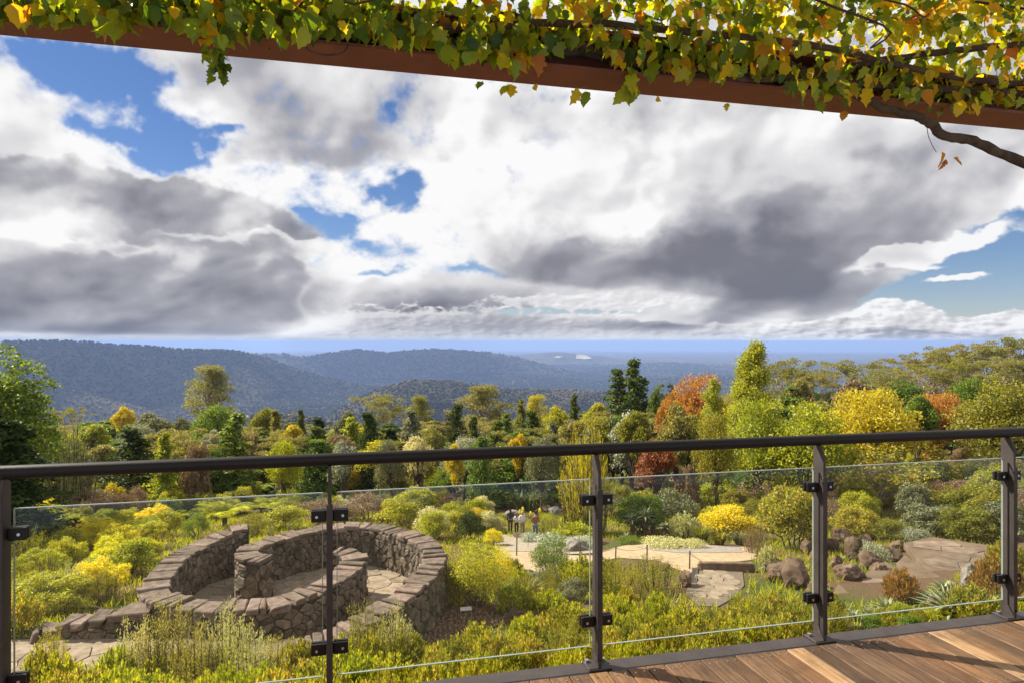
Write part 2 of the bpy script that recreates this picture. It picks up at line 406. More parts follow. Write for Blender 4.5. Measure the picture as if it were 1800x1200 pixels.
# far ridges: crest line in the photograph (pixel x, pixel y), distance, slopes towards and away from us, wobble of the crest's distance
RIDGES = [
    (dict(p=[(-500,800),(300,790),(380,755),(425,735),(520,732),(580,745),(660,780),(900,850),(2300,830)], D=1000, f=.22, b=.35, w=50)),
    (dict(p=[(-500,900),(400,800),(500,770),(560,739),(610,708),(660,684),(720,666),(790,668),(900,683),(1000,684),(1100,690),(1250,700),(1500,700),(2300,720)], D=2300, f=.33, b=.5, w=330, k=.7, a=.7)),
    (dict(p=[(-500,600),(-100,598),(0,595),(70,594),(130,597),(180,601),(230,604),(290,608),(330,612),(420,614),(470,626),(540,650),(620,668),(690,684),(760,705),(900,740),(2300,800)], D=4300, f=.42, b=.5, w=620, k=-.8, a=1.0)),
    (dict(p=[(-500,640),(300,640),(400,626),(440,621),(500,620),(540,626),(590,618),(630,614),(680,619),(720,615),(760,612),(800,613),(850,616),(900,623),(960,640),(1050,662),(1150,672),(1400,680),(2300,700)], D=6800, f=.30, b=.4, w=900, k=.7, a=.9)),
    (dict(p=[(-500,640),(700,640),(850,624),(905,622),(950,618),(990,617.5),(1040,622),(1090,627),(1200,636),(1400,642),(2300,640)], D=10500, f=.16, b=.3, w=900)),
    (dict(p=[(-500,625),(600,630),(1100,632),(1180,626),(1240,624),(1320,623),(1345,619.5),(1400,621),(1480,620.5),(1545,623),(1575,630),(1620,634),(2300,634)], D=17000, f=.35, b=.3, w=300)),
    (dict(p=[(-500,618),(460,617),(520,616),(700,618.5),(1030,618),(1100,617),(1230,619),(1700,617.5),(2300,618)], D=30000, f=.2, b=.2, w=500)),
]
def far_height(az, r):
    px = 900+FPX*np.tan(np.clip(az, -1.25, 1.25))
    ca = np.cos(az)
    plain = np.interp(r, [0, 800, 1500, 3000, 6000, 10000, 20000, 42000], [-150, -215, -300, -330, -320, -300, -350, -560])
    z = plain + fbm(az*r/900., r/900., 5, 40)*np.clip(r/60., 0, 70)
    for i, R in enumerate(RIDGES):
        P = np.array(R['p'], float)
        cy_ = np.interp(px, P[:, 0], P[:, 1])
        D = R['D']*(1+.0*az)
        crest = -(cy_-600)/FPX*ca*D
        away = np.abs(r-D)
        front = np.where(r < D, R['f'], R['b'])
        # spurs and gullies run down the slope, slightly askew
        u = (az*R['D'] + away*R.get('k', .5))/R['w']
        spur = .62*(1-2*np.abs(fbm(u+i*7.7, away/(R['w']*9), 3, 50+i))) + .5*fbm(u*2.7+5, away/(R['w']*2.2), 4, 70+i)
        zz = crest - front*away + (spur-.30)*np.minimum(away*front*1.7, R['w']*R.get('a', .62))
        z = np.maximum(z, zz)
    return EYE + z
def land(x, y):
    x = np.asarray(x, float); y = np.asarray(y, float)
    r = np.hypot(x, y); az = np.arctan2(x, y)
    k = sm(r, 260, 620)
    return ground0(x, y)*(1-k) + far_height(az, np.maximum(r, 60))*k
def G(x, y): return float(ground0(np.array([x]), np.array([y]))[0])
_HY = np.geomspace(6, 420, 900)
def hit(px, py, lift=0.0):
    """where the ray through a pixel meets the ground (raised by lift)"""
    X = (px-900)/FPX*_HY; Z = EYE+(600-py)/FPX*_HY
    below = Z <= ground0(X, _HY)+lift
    i_ = int(np.argmax(below)) if below.any() else len(_HY)-1
    return W(px, py, float(_HY[i_]))

# ------------------------------------------------------------------ ground and far hills
def polar_sheet(rs, azs, fz):
    A, R = np.meshgrid(azs, rs)
    X = R*np.sin(A); Y = R*np.cos(A)
    V = np.stack([X, Y, fz(X, Y)], -1).reshape(-1, 3)
    nr, na = len(rs), len(azs)
    i = np.arange(nr-1)[:, None]*na+np.arange(na-1)[None]
    F = np.stack([i, i+1, i+na+1, i+na], -1).reshape(-1, 4)
    return V, F
def ground_material():
    m_, nt, out = nodes_of('garden_soil')
    b = nt.nodes.new('ShaderNodeBsdfPrincipled'); b.inputs['Roughness'].default_value = .95; b.inputs['Specular IOR Level'].default_value = .1
    soil = ramp(nt, nz(nt, 14, 8, .75, 'Position'), [(.25, (.035, .02, .012)), (.5, (.12, .075, .045)), (.62, (.17, .11, .07)), (.8, (.33, .24, .16))])
    green = ramp(nt, nz(nt, 5, 6, .7, 'Position'), [(.3, (.03, .04, .01)), (.6, (.10, .11, .025)), (.8, (.17, .16, .05))])
    f = nt.nodes.new('ShaderNodeMapRange'); lk(nt, nz(nt, .22, 4, .6, 'Position'), f.inputs[0]); f.inputs[1].default_value = .45; f.inputs[2].default_value = .58
    c = mixn(nt, f.outputs[0], soil, green)
    lk(nt, c, b.inputs['Base Color'])
    bp = nt.nodes.new('ShaderNodeBump'); bp.inputs['Strength'].default_value = .9; bp.inputs['Distance'].default_value = .05
    lk(nt, nz(nt, 22, 7, .8, 'Position'), bp.inputs['Height']); lk(nt, bp.outputs[0], b.inputs['Normal'])
    lk(nt, b.outputs[0], out.inputs[0]); return m_
rs_near = np.concatenate([np.linspace(1.0, 60, 170), np.geomspace(60.6, 620, 110)])
az_near = np.radians(np.linspace(-88, 88, 230))
V, F = polar_sheet(rs_near, az_near, land)
g_ = mk('garden_ground', V, F, ground_material(), smooth=True); tag(g_, 'mulched and planted garden ground sloping away below the deck', kind='structure')

def forest_floor_material():
    m_, nt, out = nodes_of('forest_floor')
    b = nt.nodes.new('ShaderNodeBsdfPrincipled'); b.inputs['Roughness'].default_value = 1; b.inputs['Specular IOR Level'].default_value = 0
    c = ramp(nt, nz(nt, .012, 9, .8, 'Position'), [(.3, (.03, .034, .02)), (.5, (.075, .07, .042)), (.68, (.14, .115, .075)), (.85, (.26, .21, .15))])
    lk(nt, c, b.inputs['Base Color'])
    bp = nt.nodes.new('ShaderNodeBump'); bp.inputs['Strength'].default_value = 1; bp.inputs['Distance'].default_value = 14
    lk(nt, nz(nt, .03, 6, .8, 'Position'), bp.inputs['Height']); lk(nt, bp.outputs[0], b.inputs['Normal'])
    lk(nt, b.outputs[0], out.inputs[0]); return m_
rs_far = np.concatenate([[600], np.geomspace(618, 7500, 250), np.geomspace(7600, 20000, 60), np.geomspace(20500, 42000, 14)])
az_far = np.radians(np.concatenate([np.linspace(-80, -43, 30)[:-1], np.linspace(-43, 43, 460), np.linspace(43, 80, 30)[1:]]))
V, F = polar_sheet(rs_far, az_far, lambda X, Y: land(X, Y)-.3)
HGRID = V.reshape(len(rs_far), len(az_far), 3)[:, :, 2].astype(np.float64)
h_ = mk('hills', V, F, forest_floor_material(), smooth=True); tag(h_, 'forested blue ridges and valleys beyond the garden', kind='structure')

# pale farm clearings on the far crest
def clearing_patch(poly, D, name, label):
    c = [W(x, y, D) for x, y in poly]
    n = 10; pts = []
    for x, y in poly: pts.append((x, y))
    xs = [p[0] for p in pts]; ys = [p[1] for p in pts]
    V = []; F = []
    # follow the hillside: march each corner ray to the land and lay the sheet 3 m above it
    for x, y in pts:
        Y = D*.6
        while Y < D*1.6:
            p = W(x, y, Y)
            if p.z < float(land(np.array([p.x]), np.array([p.y]))[0])+14: break
            Y *= 1.002
        V.append(W(x, y, Y))
    o = mk(name, [tuple(v) for v in V], [list(range(len(V)))], MATS['pasture']); tag(o, label, kind='structure')
rmat('pasture', [(.3, (.28, .25, .14)), (.7, (.5, .45, .3))], .02, 1, coord='Position', spec=0)
clearing_patch([(1014,622),(1030,623.5),(1041,629),(1028,630.5),(1012,629)], 10000, 'farm_clearing', 'pale cleared farmland on the distant crest')
clearing_patch([(978,625),(990,626),(984,628),(974,627.5)], 10000, 'farm_clearing', 'small pale paddock left of the larger clearing on the crest')

# forest crowns over the hills (a mass nobody could count)
def crown_proto(name, seed, mat, flat):
    r = np.random.default_rng(seed); bm = bmesh.new()
    bmesh.ops.create_icosphere(bm, subdivisions=2, radius=1)
    for v in bm.verts:
        k = .72+.5*r.random(); v.co = Vector((v.co.x*k, v.co.y*k, v.co.z*k*flat+.75))
    me = bpy.data.meshes.new(name); bm.to_mesh(me); bm.free(); me.materials.append(mat); return me
def scatter_gn(name, P, S, me, label, cat=None):
    pm = bpy.data.meshes.new(name); pm.vertices.add(len(P)); pm.vertices.foreach_set('co', np.asarray(P, np.float32).ravel())
    at = pm.attributes.new('sz', 'FLOAT', 'POINT'); at.data.foreach_set('value', np.asarray(S, np.float32))
    o = obj(name, pm); tag(o, label, cat, kind='stuff')
    src = bpy.data.objects.new(name+'_crown', me)            # unlinked instance source
    ng = bpy.data.node_groups.new(name, 'GeometryNodeTree')
    ng.interface.new_socket('Geometry', in_out='INPUT', socket_type='NodeSocketGeometry')
    ng.interface.new_socket('Geometry', in_out='OUTPUT', socket_type='NodeSocketGeometry')
    gi = ng.nodes.new('NodeGroupInput'); go = ng.nodes.new('NodeGroupOutput')
    ip = ng.nodes.new('GeometryNodeInstanceOnPoints'); oi = ng.nodes.new('GeometryNodeObjectInfo'); oi.inputs[0].default_value = src
    na = ng.nodes.new('GeometryNodeInputNamedAttribute'); na.data_type = 'FLOAT'; na.inputs[0].default_value = 'sz'
    rv = ng.nodes.new('FunctionNodeRandomValue'); rv.data_type = 'FLOAT_VECTOR'; rv.inputs[0].default_value = (0, 0, 0); rv.inputs[1].default_value = (.2, .2, 6.28)
    ng.links.new(gi.outputs[0], ip.inputs['Points']); ng.links.new(oi.outputs['Geometry'], ip.inputs['Instance'])
    ng.links.new(na.outputs[0], ip.inputs['Scale']); ng.links.new(rv.outputs[0], ip.inputs['Rotation'])
    ng.links.new(ip.outputs[0], go.inputs[0])
    md = o.modifiers.new('scatter', 'NODES'); md.node_group = ng
    return o
def far_forest():
    r = np.random.default_rng(5)
    cols = [((.022, .030, .024), (.045, .052, .038)), ((.05, .054, .04), (.10, .098, .068)), ((.11, .095, .078), (.20, .17, .135))]
    n = 230000
    i0, i1 = 1, np.searchsorted(rs_far, 9500); j0, j1 = np.searchsorted(az_far, math.radians(-42)), np.searchsorted(az_far, math.radians(42))
    lr = np.log(rs_far)
    rr = np.exp(r.uniform(np.log(610), np.log(9300), n)); az = np.radians(r.uniform(-41.8, 41.8, n))
    fi = np.interp(np.log(rr), lr, np.arange(len(lr))); fj = np.interp(az, az_far, np.arange(len(az_far)))
    a_, b_ = fi.astype(int), fj.astype(int); u_, v_ = fi-a_, fj-b_
    Z = HGRID[a_, b_]*(1-u_)*(1-v_)+HGRID[a_+1, b_]*u_*(1-v_)+HGRID[a_, b_+1]*(1-u_)*v_+HGRID[a_+1, b_+1]*u_*v_
    X = rr*np.sin(az); Y = rr*np.cos(az)
    # keep the crowns that the eye can reach (terrain line of sight)
    hor = np.maximum.accumulate((HGRID-EYE)/rs_far[:, None], axis=0)
    s = r.uniform(3.2, 6.8, n)*np.clip(rr/3800, .62, 1.7)
    vis = (Z+s*1.6-EYE)/rr > hor[np.maximum(a_-1, 0), b_]-.0015
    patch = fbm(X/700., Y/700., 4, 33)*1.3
    # gullies get darker crowns than spurs: relief shade put into the forest colour
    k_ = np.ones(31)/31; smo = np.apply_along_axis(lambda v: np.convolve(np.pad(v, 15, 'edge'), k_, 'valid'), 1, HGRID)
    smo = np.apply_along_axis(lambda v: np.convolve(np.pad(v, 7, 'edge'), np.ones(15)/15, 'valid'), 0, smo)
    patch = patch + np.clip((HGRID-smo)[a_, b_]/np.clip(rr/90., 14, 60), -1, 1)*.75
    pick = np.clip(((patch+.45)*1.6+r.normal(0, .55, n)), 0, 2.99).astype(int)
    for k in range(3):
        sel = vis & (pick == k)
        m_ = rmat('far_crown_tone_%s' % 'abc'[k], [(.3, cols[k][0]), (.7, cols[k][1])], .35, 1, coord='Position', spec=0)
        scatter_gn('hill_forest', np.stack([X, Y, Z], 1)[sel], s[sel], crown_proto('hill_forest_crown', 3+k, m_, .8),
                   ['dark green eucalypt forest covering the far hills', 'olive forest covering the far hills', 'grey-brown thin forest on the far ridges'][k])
far_forest()

# ---- unseen clouds added to shade the far ridges, set outside the picture towards the sun
def cloud(target, h, R, seed, label):
    t = Vector(target); c = t+Vector(to_sun)*((h-t.z)/to_sun.z); g = np.random.default_rng(seed); bm = bmesh.new()
    for k in range(34):
        a = g.uniform(0, 6.28); rr = math.sqrt(g.random())*R*.82; q = R*g.uniform(.16, .34)*(1.15-rr/R*.6)
        n0 = len(bm.verts); bmesh.ops.create_icosphere(bm, subdivisions=3, radius=q, matrix=Matrix.Translation((math.cos(a)*rr, math.sin(a)*rr, q*.55)))
        bm.verts.ensure_lookup_table()
        for v in bm.verts[n0:]:
            d = .16*q*(math.sin(v.co.x/q*5+k)+math.sin(v.co.y/q*6+2*k)+math.sin(v.co.z/q*7)); v.co.x += d*.6; v.co.z = max(v.co.z+d, 0)
    me = bpy.data.meshes.new('cloud'); bm.to_mesh(me); bm.free(); me.materials.append(MATS['cloud_white'])
    me.polygons.foreach_set('use_smooth', np.ones(len(me.polygons), bool)); o = obj('cloud', me, None, c); tag(o, label, 'cloud')
rmat('cloud_white', [(.3, (.75, .75, .76)), (.7, (.86, .86, .86))], .004, 1, coord='Position', spec=0)
cloud((-2850, 3950, -60), 2600, 1150, 1, 'unseen white cloud added to shade the left ridge, beyond the left edge')
cloud((-1150, 6300, -60), 6200, 1050, 2, 'unseen white cloud added to shade the middle ridge, above the picture')

# ------------------------------------------------------------------ deck, glass railing, pergola
RA = math.atan2(.2385, .971)                 # direction of the deck edge
EX = np.array([math.cos(RA), math.sin(RA), 0]); EN = np.array([math.sin(RA), -math.cos(RA), 0])   # along the edge / inwards to the viewer
RP = np.array([.398, 3.228, 0])              # foot of the middle post
MR = np.stack([EX, EN, np.array([0, 0, 1.])], 1)     # columns: along, inwards, up
def rail(s, n, z): return RP + EX*s + EN*n + np.array([0, 0, z])
def wood_material():
    m_, nt, out = nodes_of('deck_hardwood')
    b = nt.nodes.new('ShaderNodeBsdfPrincipled'); b.inputs['Roughness'].default_value = .62; b.inputs['Specular IOR Level'].default_value = .3
    oi = nt.nodes.new('ShaderNodeObjectInfo')
    tc = nt.nodes.new('ShaderNodeTexCoord')
    add = nt.nodes.new('ShaderNodeVectorMath'); add.operation = 'MULTIPLY_ADD'
    cb = nt.nodes.new('ShaderNodeCombineXYZ'); lk(nt, oi.outputs['Random'], cb.inputs[0]); lk(nt, oi.outputs['Random'], cb.inputs[1])
    lk(nt, cb.outputs[0], add.inputs[0]); add.inputs[1].default_value = (37, 91, 11); lk(nt, tc.outputs['Object'], add.inputs[2])
    g = nz(nt, 7, 8, .65, vec=add.outputs[0], stretch=(9, .7, 5))
    c = ramp(nt, g, [(.25, (.095, .056, .031)), (.45, (.18, .106, .058)), (.6, (.25, .152, .086)), (.8, (.36, .245, .15))])
    plank = ramp(nt, oi.outputs['Random'], [(0, (.40, .38, .38)), (.14, (1.0, .86, .72)), (.3, (.55, .52, .52)), (.46, (1.25, 1.1, .86)), (.6, (.72, .72, .74)), (.74, (1.05, .8, .56)), (.88, (.5, .46, .44)), (.95, (1.9, 1.9, 1.75)), (1, (1.5, 1.35, 1.1))])
    c = mixn(nt, 1.0, c, plank, 'MULTIPLY')
    dirt = ramp(nt, nz(nt, 3.2, 8, .7, 'Position'), [(.32, (1.12, 1.08, 1.02)), (.5, (.9, .9, .9)), (.68, (.52, .52, .54))])
    c = mixn(nt, 1.0, c, dirt, 'MULTIPLY')
    lk(nt, c, b.inputs['Base Color'])
    bp = nt.nodes.new('ShaderNodeBump'); bp.inputs['Strength'].default_value = .35; bp.inputs['Distance'].default_value = .004
    lk(nt, nz(nt, 14, 6, .7, vec=add.outputs[0], stretch=(14, .6, 6)), bp.inputs['Height']); lk(nt, bp.outputs[0], b.inputs['Normal'])
    lk(nt, b.outputs[0], out.inputs[0]); return m_
M_WOOD = wood_material()
M_STEEL = rmat('dark_bronze_paint', [(.3, (.0075, .0052, .0048)), (.7, (.012, .0085, .0078))], 6, .45, .08, 160, spec=.28, coord='Position')
M_STEEL2 = rmat('grey_bronze_paint', [(.25, (.026, .020, .019)), (.7, (.052, .041, .039))], 9, .55, .1, 120, spec=.4, coord='Position')
M_BEAM = rmat('red_oxide_steel', [(0.25, (0.176, 0.0496, 0.0272)), (0.6, (0.24, 0.072, 0.04)), (0.85, (0.272, 0.1, 0.06))], 5, .6, .15, 90, spec=.35, coord='Position')
M_SCREW = rmat('stainless', [(.3, (.5, .48, .46)), (.7, (.62, .6, .58))], 30, .3, metallic=1)
def glass_material():
    m_, nt, out = nodes_of('railing_glass')
    gl = nt.nodes.new('ShaderNodeBsdfGlossy'); gl.inputs['Roughness'].default_value = .02; gl.inputs['Color'].default_value = (.9, .95, .93, 1)
    tr = nt.nodes.new('ShaderNodeBsdfTransparent')
    sm_ = nz(nt, 3.0, 5, .7, 'Position', stretch=(1, 1, .5))
    df = nt.nodes.new('ShaderNodeBsdfDiffuse'); df.inputs['Color'].default_value = (.75, .74, .70, 1)
    lk(nt, ramp(nt, sm_, [(.3, (.985, .995, .988)), (.8, (.95, .97, .955))]), tr.inputs['Color'])
    lw = nt.nodes.new('ShaderNodeLayerWeight'); lw.inputs['Blend'].default_value = .5
    pw = nt.nodes.new('ShaderNodeMath'); pw.operation = 'POWER'; lk(nt, lw.outputs['Facing'], pw.inputs[0]); pw.inputs[1].default_value = 5.0
    fr = nt.nodes.new('ShaderNodeMath'); fr.operation = 'MULTIPLY_ADD'; lk(nt, pw.outputs[0], fr.inputs[0]); fr.inputs[1].default_value = .93; fr.inputs[2].default_value = .010
    mx = nt.nodes.new('ShaderNodeMixShader'); lk(nt, fr.outputs[0], mx.inputs[0]); lk(nt, tr.outputs[0], mx.inputs[1]); lk(nt, gl.outputs[0], mx.inputs[2])
    # dust and water marks on the pane
    du = nt.nodes.new('ShaderNodeMapRange'); lk(nt, sm_, du.inputs[0]); du.inputs[1].default_value = .35; du.inputs[2].default_value = .75; du.inputs[3].default_value = .004; du.inputs[4].default_value = .02
    mx2 = nt.nodes.new('ShaderNodeMixShader'); lk(nt, du.outputs[0], mx2.inputs[0]); lk(nt, mx.outputs[0], mx2.inputs[1]); lk(nt, df.outputs[0], mx2.inputs[2])
    lk(nt, mx2.outputs[0], out.inputs[0]); return m_
M_GLASS = glass_material()
M_EDGE = rmat('polished_glass_edge', [(0.3, (0.21, 0.252, 0.2184)), (0.7, (0.2856, 0.3192, 0.2856))], 20, .25, spec=.6)

deck = empty('timber_deck', tuple(RP), RA); tag(deck, 'hardwood deck of narrow boards running out to the railing', kind='structure')
# boards run at right angles to the edge; board frame: x along the edge, y outwards
bw, gap = .094, .005
me_board = MB().box((0, 0, -.011), (bw-gap, 1, .022))
def board_mesh(length):
    mb = MB(); mb.box((0, -length/2, -.0125), (bw-gap, length, .025))
    me = mesh_data('board', np.concatenate(mb.V), mb.F, M_WOOD)
    bm = bmesh.new(); bm.from_mesh(me); bmesh.ops.bevel(bm, geom=bm.edges[:], offset=.0025, segments=1, affect='EDGES'); bm.to_mesh(me); bm.free(); return me
BM = [board_mesh(l) for l in (3.6, 2.1, 1.2)]
i = 0; x = -3.5
while x < 5.4:
    L_ = rnd.choice((0, 0, 1, 2))
    o = obj('board', BM[L_], deck, (x, -.085+rnd.uniform(-.004, .003), rnd.uniform(-.0015, .0015)), (0, 0, rnd.uniform(-.0012, .0012)))
    rest = 3.6-(3.6, 2.1, 1.2)[L_]
    if rest > .1:
        l2 = {1: 2, 2: 1}[L_]
        obj('board', BM[l2], deck, (x, -.085-(3.6, 2.1, 1.2)[L_]-.004, rnd.uniform(-.0015, .0015)))
    x += bw
Vs0, Fs0 = tube_vf([(0, 0, -.004), (0, 0, .0012)], .0048, 8); me_dscrew = mesh_data('screw', Vs0, Fs0, M_SCREW)
k_ = -3.5
while k_ < 5.4:
    if -1.2 < k_ < 3.4:
        for yy in (-.13, -.58):
            obj('screw', me_dscrew, deck, (k_-.022, yy, .001)); obj('screw', me_dscrew, deck, (k_+.022, yy+.004, .001))
    k_ += bw
# bearers under the boards
for yy in (-.35, -.95, -1.55, -2.15, -2.75, -3.4):
    MB().box((1, yy, -.09), (9, .045, .12)).build('joist', M_STEEL2, deck)
MB().box((1, -.02, -.019), (9, .11, .022)).box((1, .036, -.12), (9, .012, .22)).build('edge_angle', M_STEEL2, deck)
for xx in (-2.6, -.2, 2.2, 4.6):
    for yy in (-.6, -3.0):
        MB().box((xx, yy, -2.75), (.12, .12, 5.2)).build('deck_post', M_STEEL2, deck)

railing = empty('glass_railing', tuple(RP), RA, 'dark steel railing with clear glass panes along the deck edge', 'railing')
SP = 1.217
# handrail tube
Vt, Ft = tube_vf([(s, 0, 1.014) for s in np.linspace(-3.4, 5.3, 24)], .027, 16)
mk('handrail', Vt, Ft, M_STEEL, railing, smooth=True)
def post_mesh():
    mb = MB()
    # plate across the edge, chamfered towards the viewer at the top, flared foot; outline in (y, z), y > 0 outwards
    prof = [(-.052, -.008), (.034, -.008), (.034, .972), (.004, .989), (-.018, .989), (-.046, .932), (-.046, .07), (-.052, .045)]
    M = np.array([[0, 0, 1], [1, 0, 0], [0, 1, 0]])       # (y, z, x) -> x, y, z
    mb.prism(prof, -.007, .007, M)
    mb.box((0, -.047, .43), (.026, .010, .80))           # stiffening flat on the viewer's side
    mb.box((0, -.01, -.003), (.11, .11, .010))           # foot plate
    return mb
pm = post_mesh(); me_post = mesh_data('post', np.concatenate(pm.V), pm.F, M_STEEL2)
bm = bmesh.new(); bm.from_mesh(me_post); bmesh.ops.bevel(bm, geom=bm.edges[:], offset=.0015, segments=1, affect='EDGES'); bm.to_mesh(me_post); bm.free()
def clamp_mesh():
    mb = MB(); mb.box((0, -.013, 0), (.062, .016, .048)); mb.box((0, .013, 0), (.062, .016, .048)); mb.box((-.030*1, 0, 0), (.012, .026, .044))
    me = mesh_data('clamp', np.concatenate(mb.V), mb.F, M_STEEL)
    bm = bmesh.new(); bm.from_mesh(me); bmesh.ops.bevel(bm, geom=bm.edges[:], offset=.002, segments=1, affect='EDGES'); bm.to_mesh(me); bm.free(); return me
me_clamp = clamp_mesh()
Vs, Fs = tube_vf([(0, -.027, 0), (0, -.020, 0)], .006, 10); me_screw = mesh_data('screw', Vs, Fs, M_SCREW)
Vb, Fb = tube_vf([(0, 0, -.006), (0, 0, .008)], .011, 8); me_bolt = mesh_data('bolt', Vb, Fb, M_SCREW)
posts = range(-3, 5)
for k in posts:
    s = k*SP
    obj('post', me_post, railing, (s, 0, 0))
    for sy in (-1, 1): obj('bolt', me_bolt, railing, (s+.04*sy, .02, .006))
    for z in (.775, .205):
        for sd in (-1, 1):
            c = obj('clamp', me_clamp, railing, (s+sd*.046, .003, z), (0, 0, 0 if sd > 0 else math.pi))
            sc_ = obj('screw', me_screw, c, (.008, 0, 0) if sd > 0 else (.008, .052, 0), (0, 0, 0))
for k in list(posts)[:-1]:
    s0, s1 = k*SP+.030, (k+1)*SP-.030
    pane = MB().box(((s0+s1)/2, .003, .478), (s1-s0-.004, .0095, .786-.004)).build('pane', M_GLASS, railing)
    e = MB()
    e.box(((s0+s1)/2, .003, .872), (s1-s0, .010, .003)).box(((s0+s1)/2, .003, .084), (s1-s0, .010, .003))
    e.box((s0, .003, .478), (.003, .010, .782)).box((s1, .003, .478), (.003, .010, .782))
    e.build('polished_edge', M_EDGE, pane)

# pergola: painted steel beam in the plane of the railing, rafters running back over the deck
perg = empty('pergola', tuple(RP), RA, 'red-brown steel pergola beam carrying the vine above the railing', 'pergola')
BZ = 2.705
mb = MB(); mb.box((.8, -.11, BZ+.007), (10.4, .22, .014)).build('lower_flange', M_BEAM, perg)
MB().box((.8, -.075, BZ+.094), (10.4, .012, .158)).build('web', M_BEAM, perg)
MB().box((.8, -.11, BZ+.181), (10.4, .20, .014)).build('upper_flange', M_BEAM, perg)
for s in np.arange(-3.9, 5.6, 1.24):
    MB().box((s, -2.25, BZ+.262), (.06, 2.7, .14)).build('rafter', M_BEAM, perg)
for s in (-4.1, 5.7):
    MB().box((s, -.11, BZ/2-.06), (.14, .14, BZ+.11)).build('pergola_post', M_BEAM, perg)
    MB().box((s, -3.4, BZ/2+.06), (.14, .14, BZ+.24)).build('pergola_post', M_BEAM, perg)
MB().box((.8, -1.45, BZ+.10), (10.4, .10, .18)).build('purlin', M_BEAM, perg)
for yy in (-.55, -1.15, -1.8, -2.6):
    Vw, Fw = tube_vf([(s, yy, BZ+.345) for s in (-4.2, 5.8)], .006, 6); mk('wire', Vw, Fw, M_STEEL2, perg)

# ------------------------------------------------------------------ the vine
def vine_leaf_mesh(seed, mat):
    """toothed, slightly three-lobed blade with a folded midrib, stalk at the origin, tip at -z"""
    r = random.Random(seed); L_ = 1.0
    half = [(0, .06), (.08, .27), (.20, .33), (.30, .25), (.38, .40), (.47, .44), (.55, .26), (.64, .22), (.72, .27), (.84, .10), (1.0, 0)]
    if seed % 2: half = [(0, .05), (.08, .18), (.18, .29), (.32, .36), (.42, .33), (.52, .35), (.62, .27), (.72, .24), (.82, .13), (.92, .07), (1.0, 0)]
    half = [(t, w*(1+r.uniform(-.12, .12))) for t, w in half]
    V = []; F = []
    cur = r.uniform(-.5, .9); fold = r.uniform(.0, .7); sw = r.uniform(-.5, .5)
    for t, w in half:
        y = -cur*(t**2)*.5; sx = sw*t*t*.4
        V.append((sx, y, -t*L_))
        V.append((sx-w, y+fold*w+.05*math.sin(9*t), -t*L_+.10*w)); V.append((sx+w, y+fold*w+.05*math.cos(8*t), -t*L_+.10*w))
    for k in range(len(half)-1):
        a, b = 3*k, 3*(k+1)
        F += [(a, b, b+1, a+1), (a, a+2, b+2, b)]
    n = len(V)
    V += [(.008, 0, 0), (-.008, 0, 0), (-.006, .10, .32), (.006, .10, .32)]; F.append((n, n+1, n+2, n+3))
    return mesh_data('leaf', V, F, mat, smooth=True)
def vmat(name, a, b, c, tr=.5):
    m_, nt, out = nodes_of(name)
    oi = nt.nodes.new('ShaderNodeObjectInfo'); geo = nt.nodes.new('ShaderNodeNewGeometry')
    mad = nt.nodes.new('ShaderNodeMath'); mad.operation = 'ADD'; lk(nt, oi.outputs['Random'], mad.inputs[0]); lk(nt, geo.outputs['Random Per Island'], mad.inputs[1])
    fr = nt.nodes.new('ShaderNodeMath'); fr.operation = 'FRACT'; lk(nt, mad.outputs[0], fr.inputs[0])
    base = ramp(nt, fr.outputs[0], [(0, a), (.6, b), (1, c)])
    blot = ramp(nt, nz(nt, 4.5, 6, .65), [(.42, (1, 1, 1)), (.6, (.9, .82, .6)), (.72, (.75, .5, .3))])
    col = mixn(nt, .8, base, blot, 'MULTIPLY')
    b_ = nt.nodes.new('ShaderNodeBsdfPrincipled'); lk(nt, col, b_.inputs['Base Color']); b_.inputs['Roughness'].default_value = .42; b_.inputs['Specular IOR Level'].default_value = .45
    t = nt.nodes.new('ShaderNodeBsdfTranslucent'); br = nt.nodes.new('ShaderNodeVectorMath'); br.operation = 'MULTIPLY'
    lk(nt, col, br.inputs[0]); br.inputs[1].default_value = (2.3, 2.0, .6); lk(nt, br.outputs[0], t.inputs['Color'])
    bp = nt.nodes.new('ShaderNodeBump'); bp.inputs['Strength'].default_value = .3; bp.inputs['Distance'].default_value = .05
    lk(nt, nz(nt, 9, 4, .6), bp.inputs['Height']); lk(nt, bp.outputs[0], b_.inputs['Normal'])
    mx = nt.nodes.new('ShaderNodeMixShader'); mx.inputs[0].default_value = tr
    lk(nt, b_.outputs[0], mx.inputs[1]); lk(nt, t.outputs[0], mx.inputs[2]); lk(nt, mx.outputs[0], out.inputs[0]); return m_
VM = [vmat('vine_leaf_green', (.045, .10, .010), (.10, .17, .016), (.17, .23, .022)),
      vmat('vine_leaf_lime', (.15, .23, .014), (.26, .32, .018), (.38, .39, .020)),
      vmat('vine_leaf_yellow', (.44, .36, .016), (.55, .42, .018), (.56, .34, .018)),
      vmat('vine_leaf_orange', (.42, .20, .018), (.48, .24, .022), (.36, .12, .014))]
LEAF = [[vine_leaf_mesh(20+4*i+j, VM[i]) for j in range(4)] for i in range(4)]
M_BARK = rmat('vine_bark', [(.3, (.05, .03, .02)), (.6, (.12, .08, .05)), (.85, (.2, .145, .10))], 14, .9, .6, 40, coord='Position', stretch=(1, 1, 1))
vine = empty('climbing_vine', tuple(RP), RA, 'leafy green and yellow climbing vine trained over the pergola beam', 'vine')
vr = random.Random(4)
def vstem(pts, r0, r1, n=26):
    P = spline(pts, n); P[1:-1] += RNG.normal(0, r0*.14, P[1:-1].shape)
    V_, F_ = tube_vf(P, np.linspace(r0, r1, n)*(1+.18*RNG.random(n)), 7); mk('stem', V_, F_, M_BARK, vine, smooth=True)
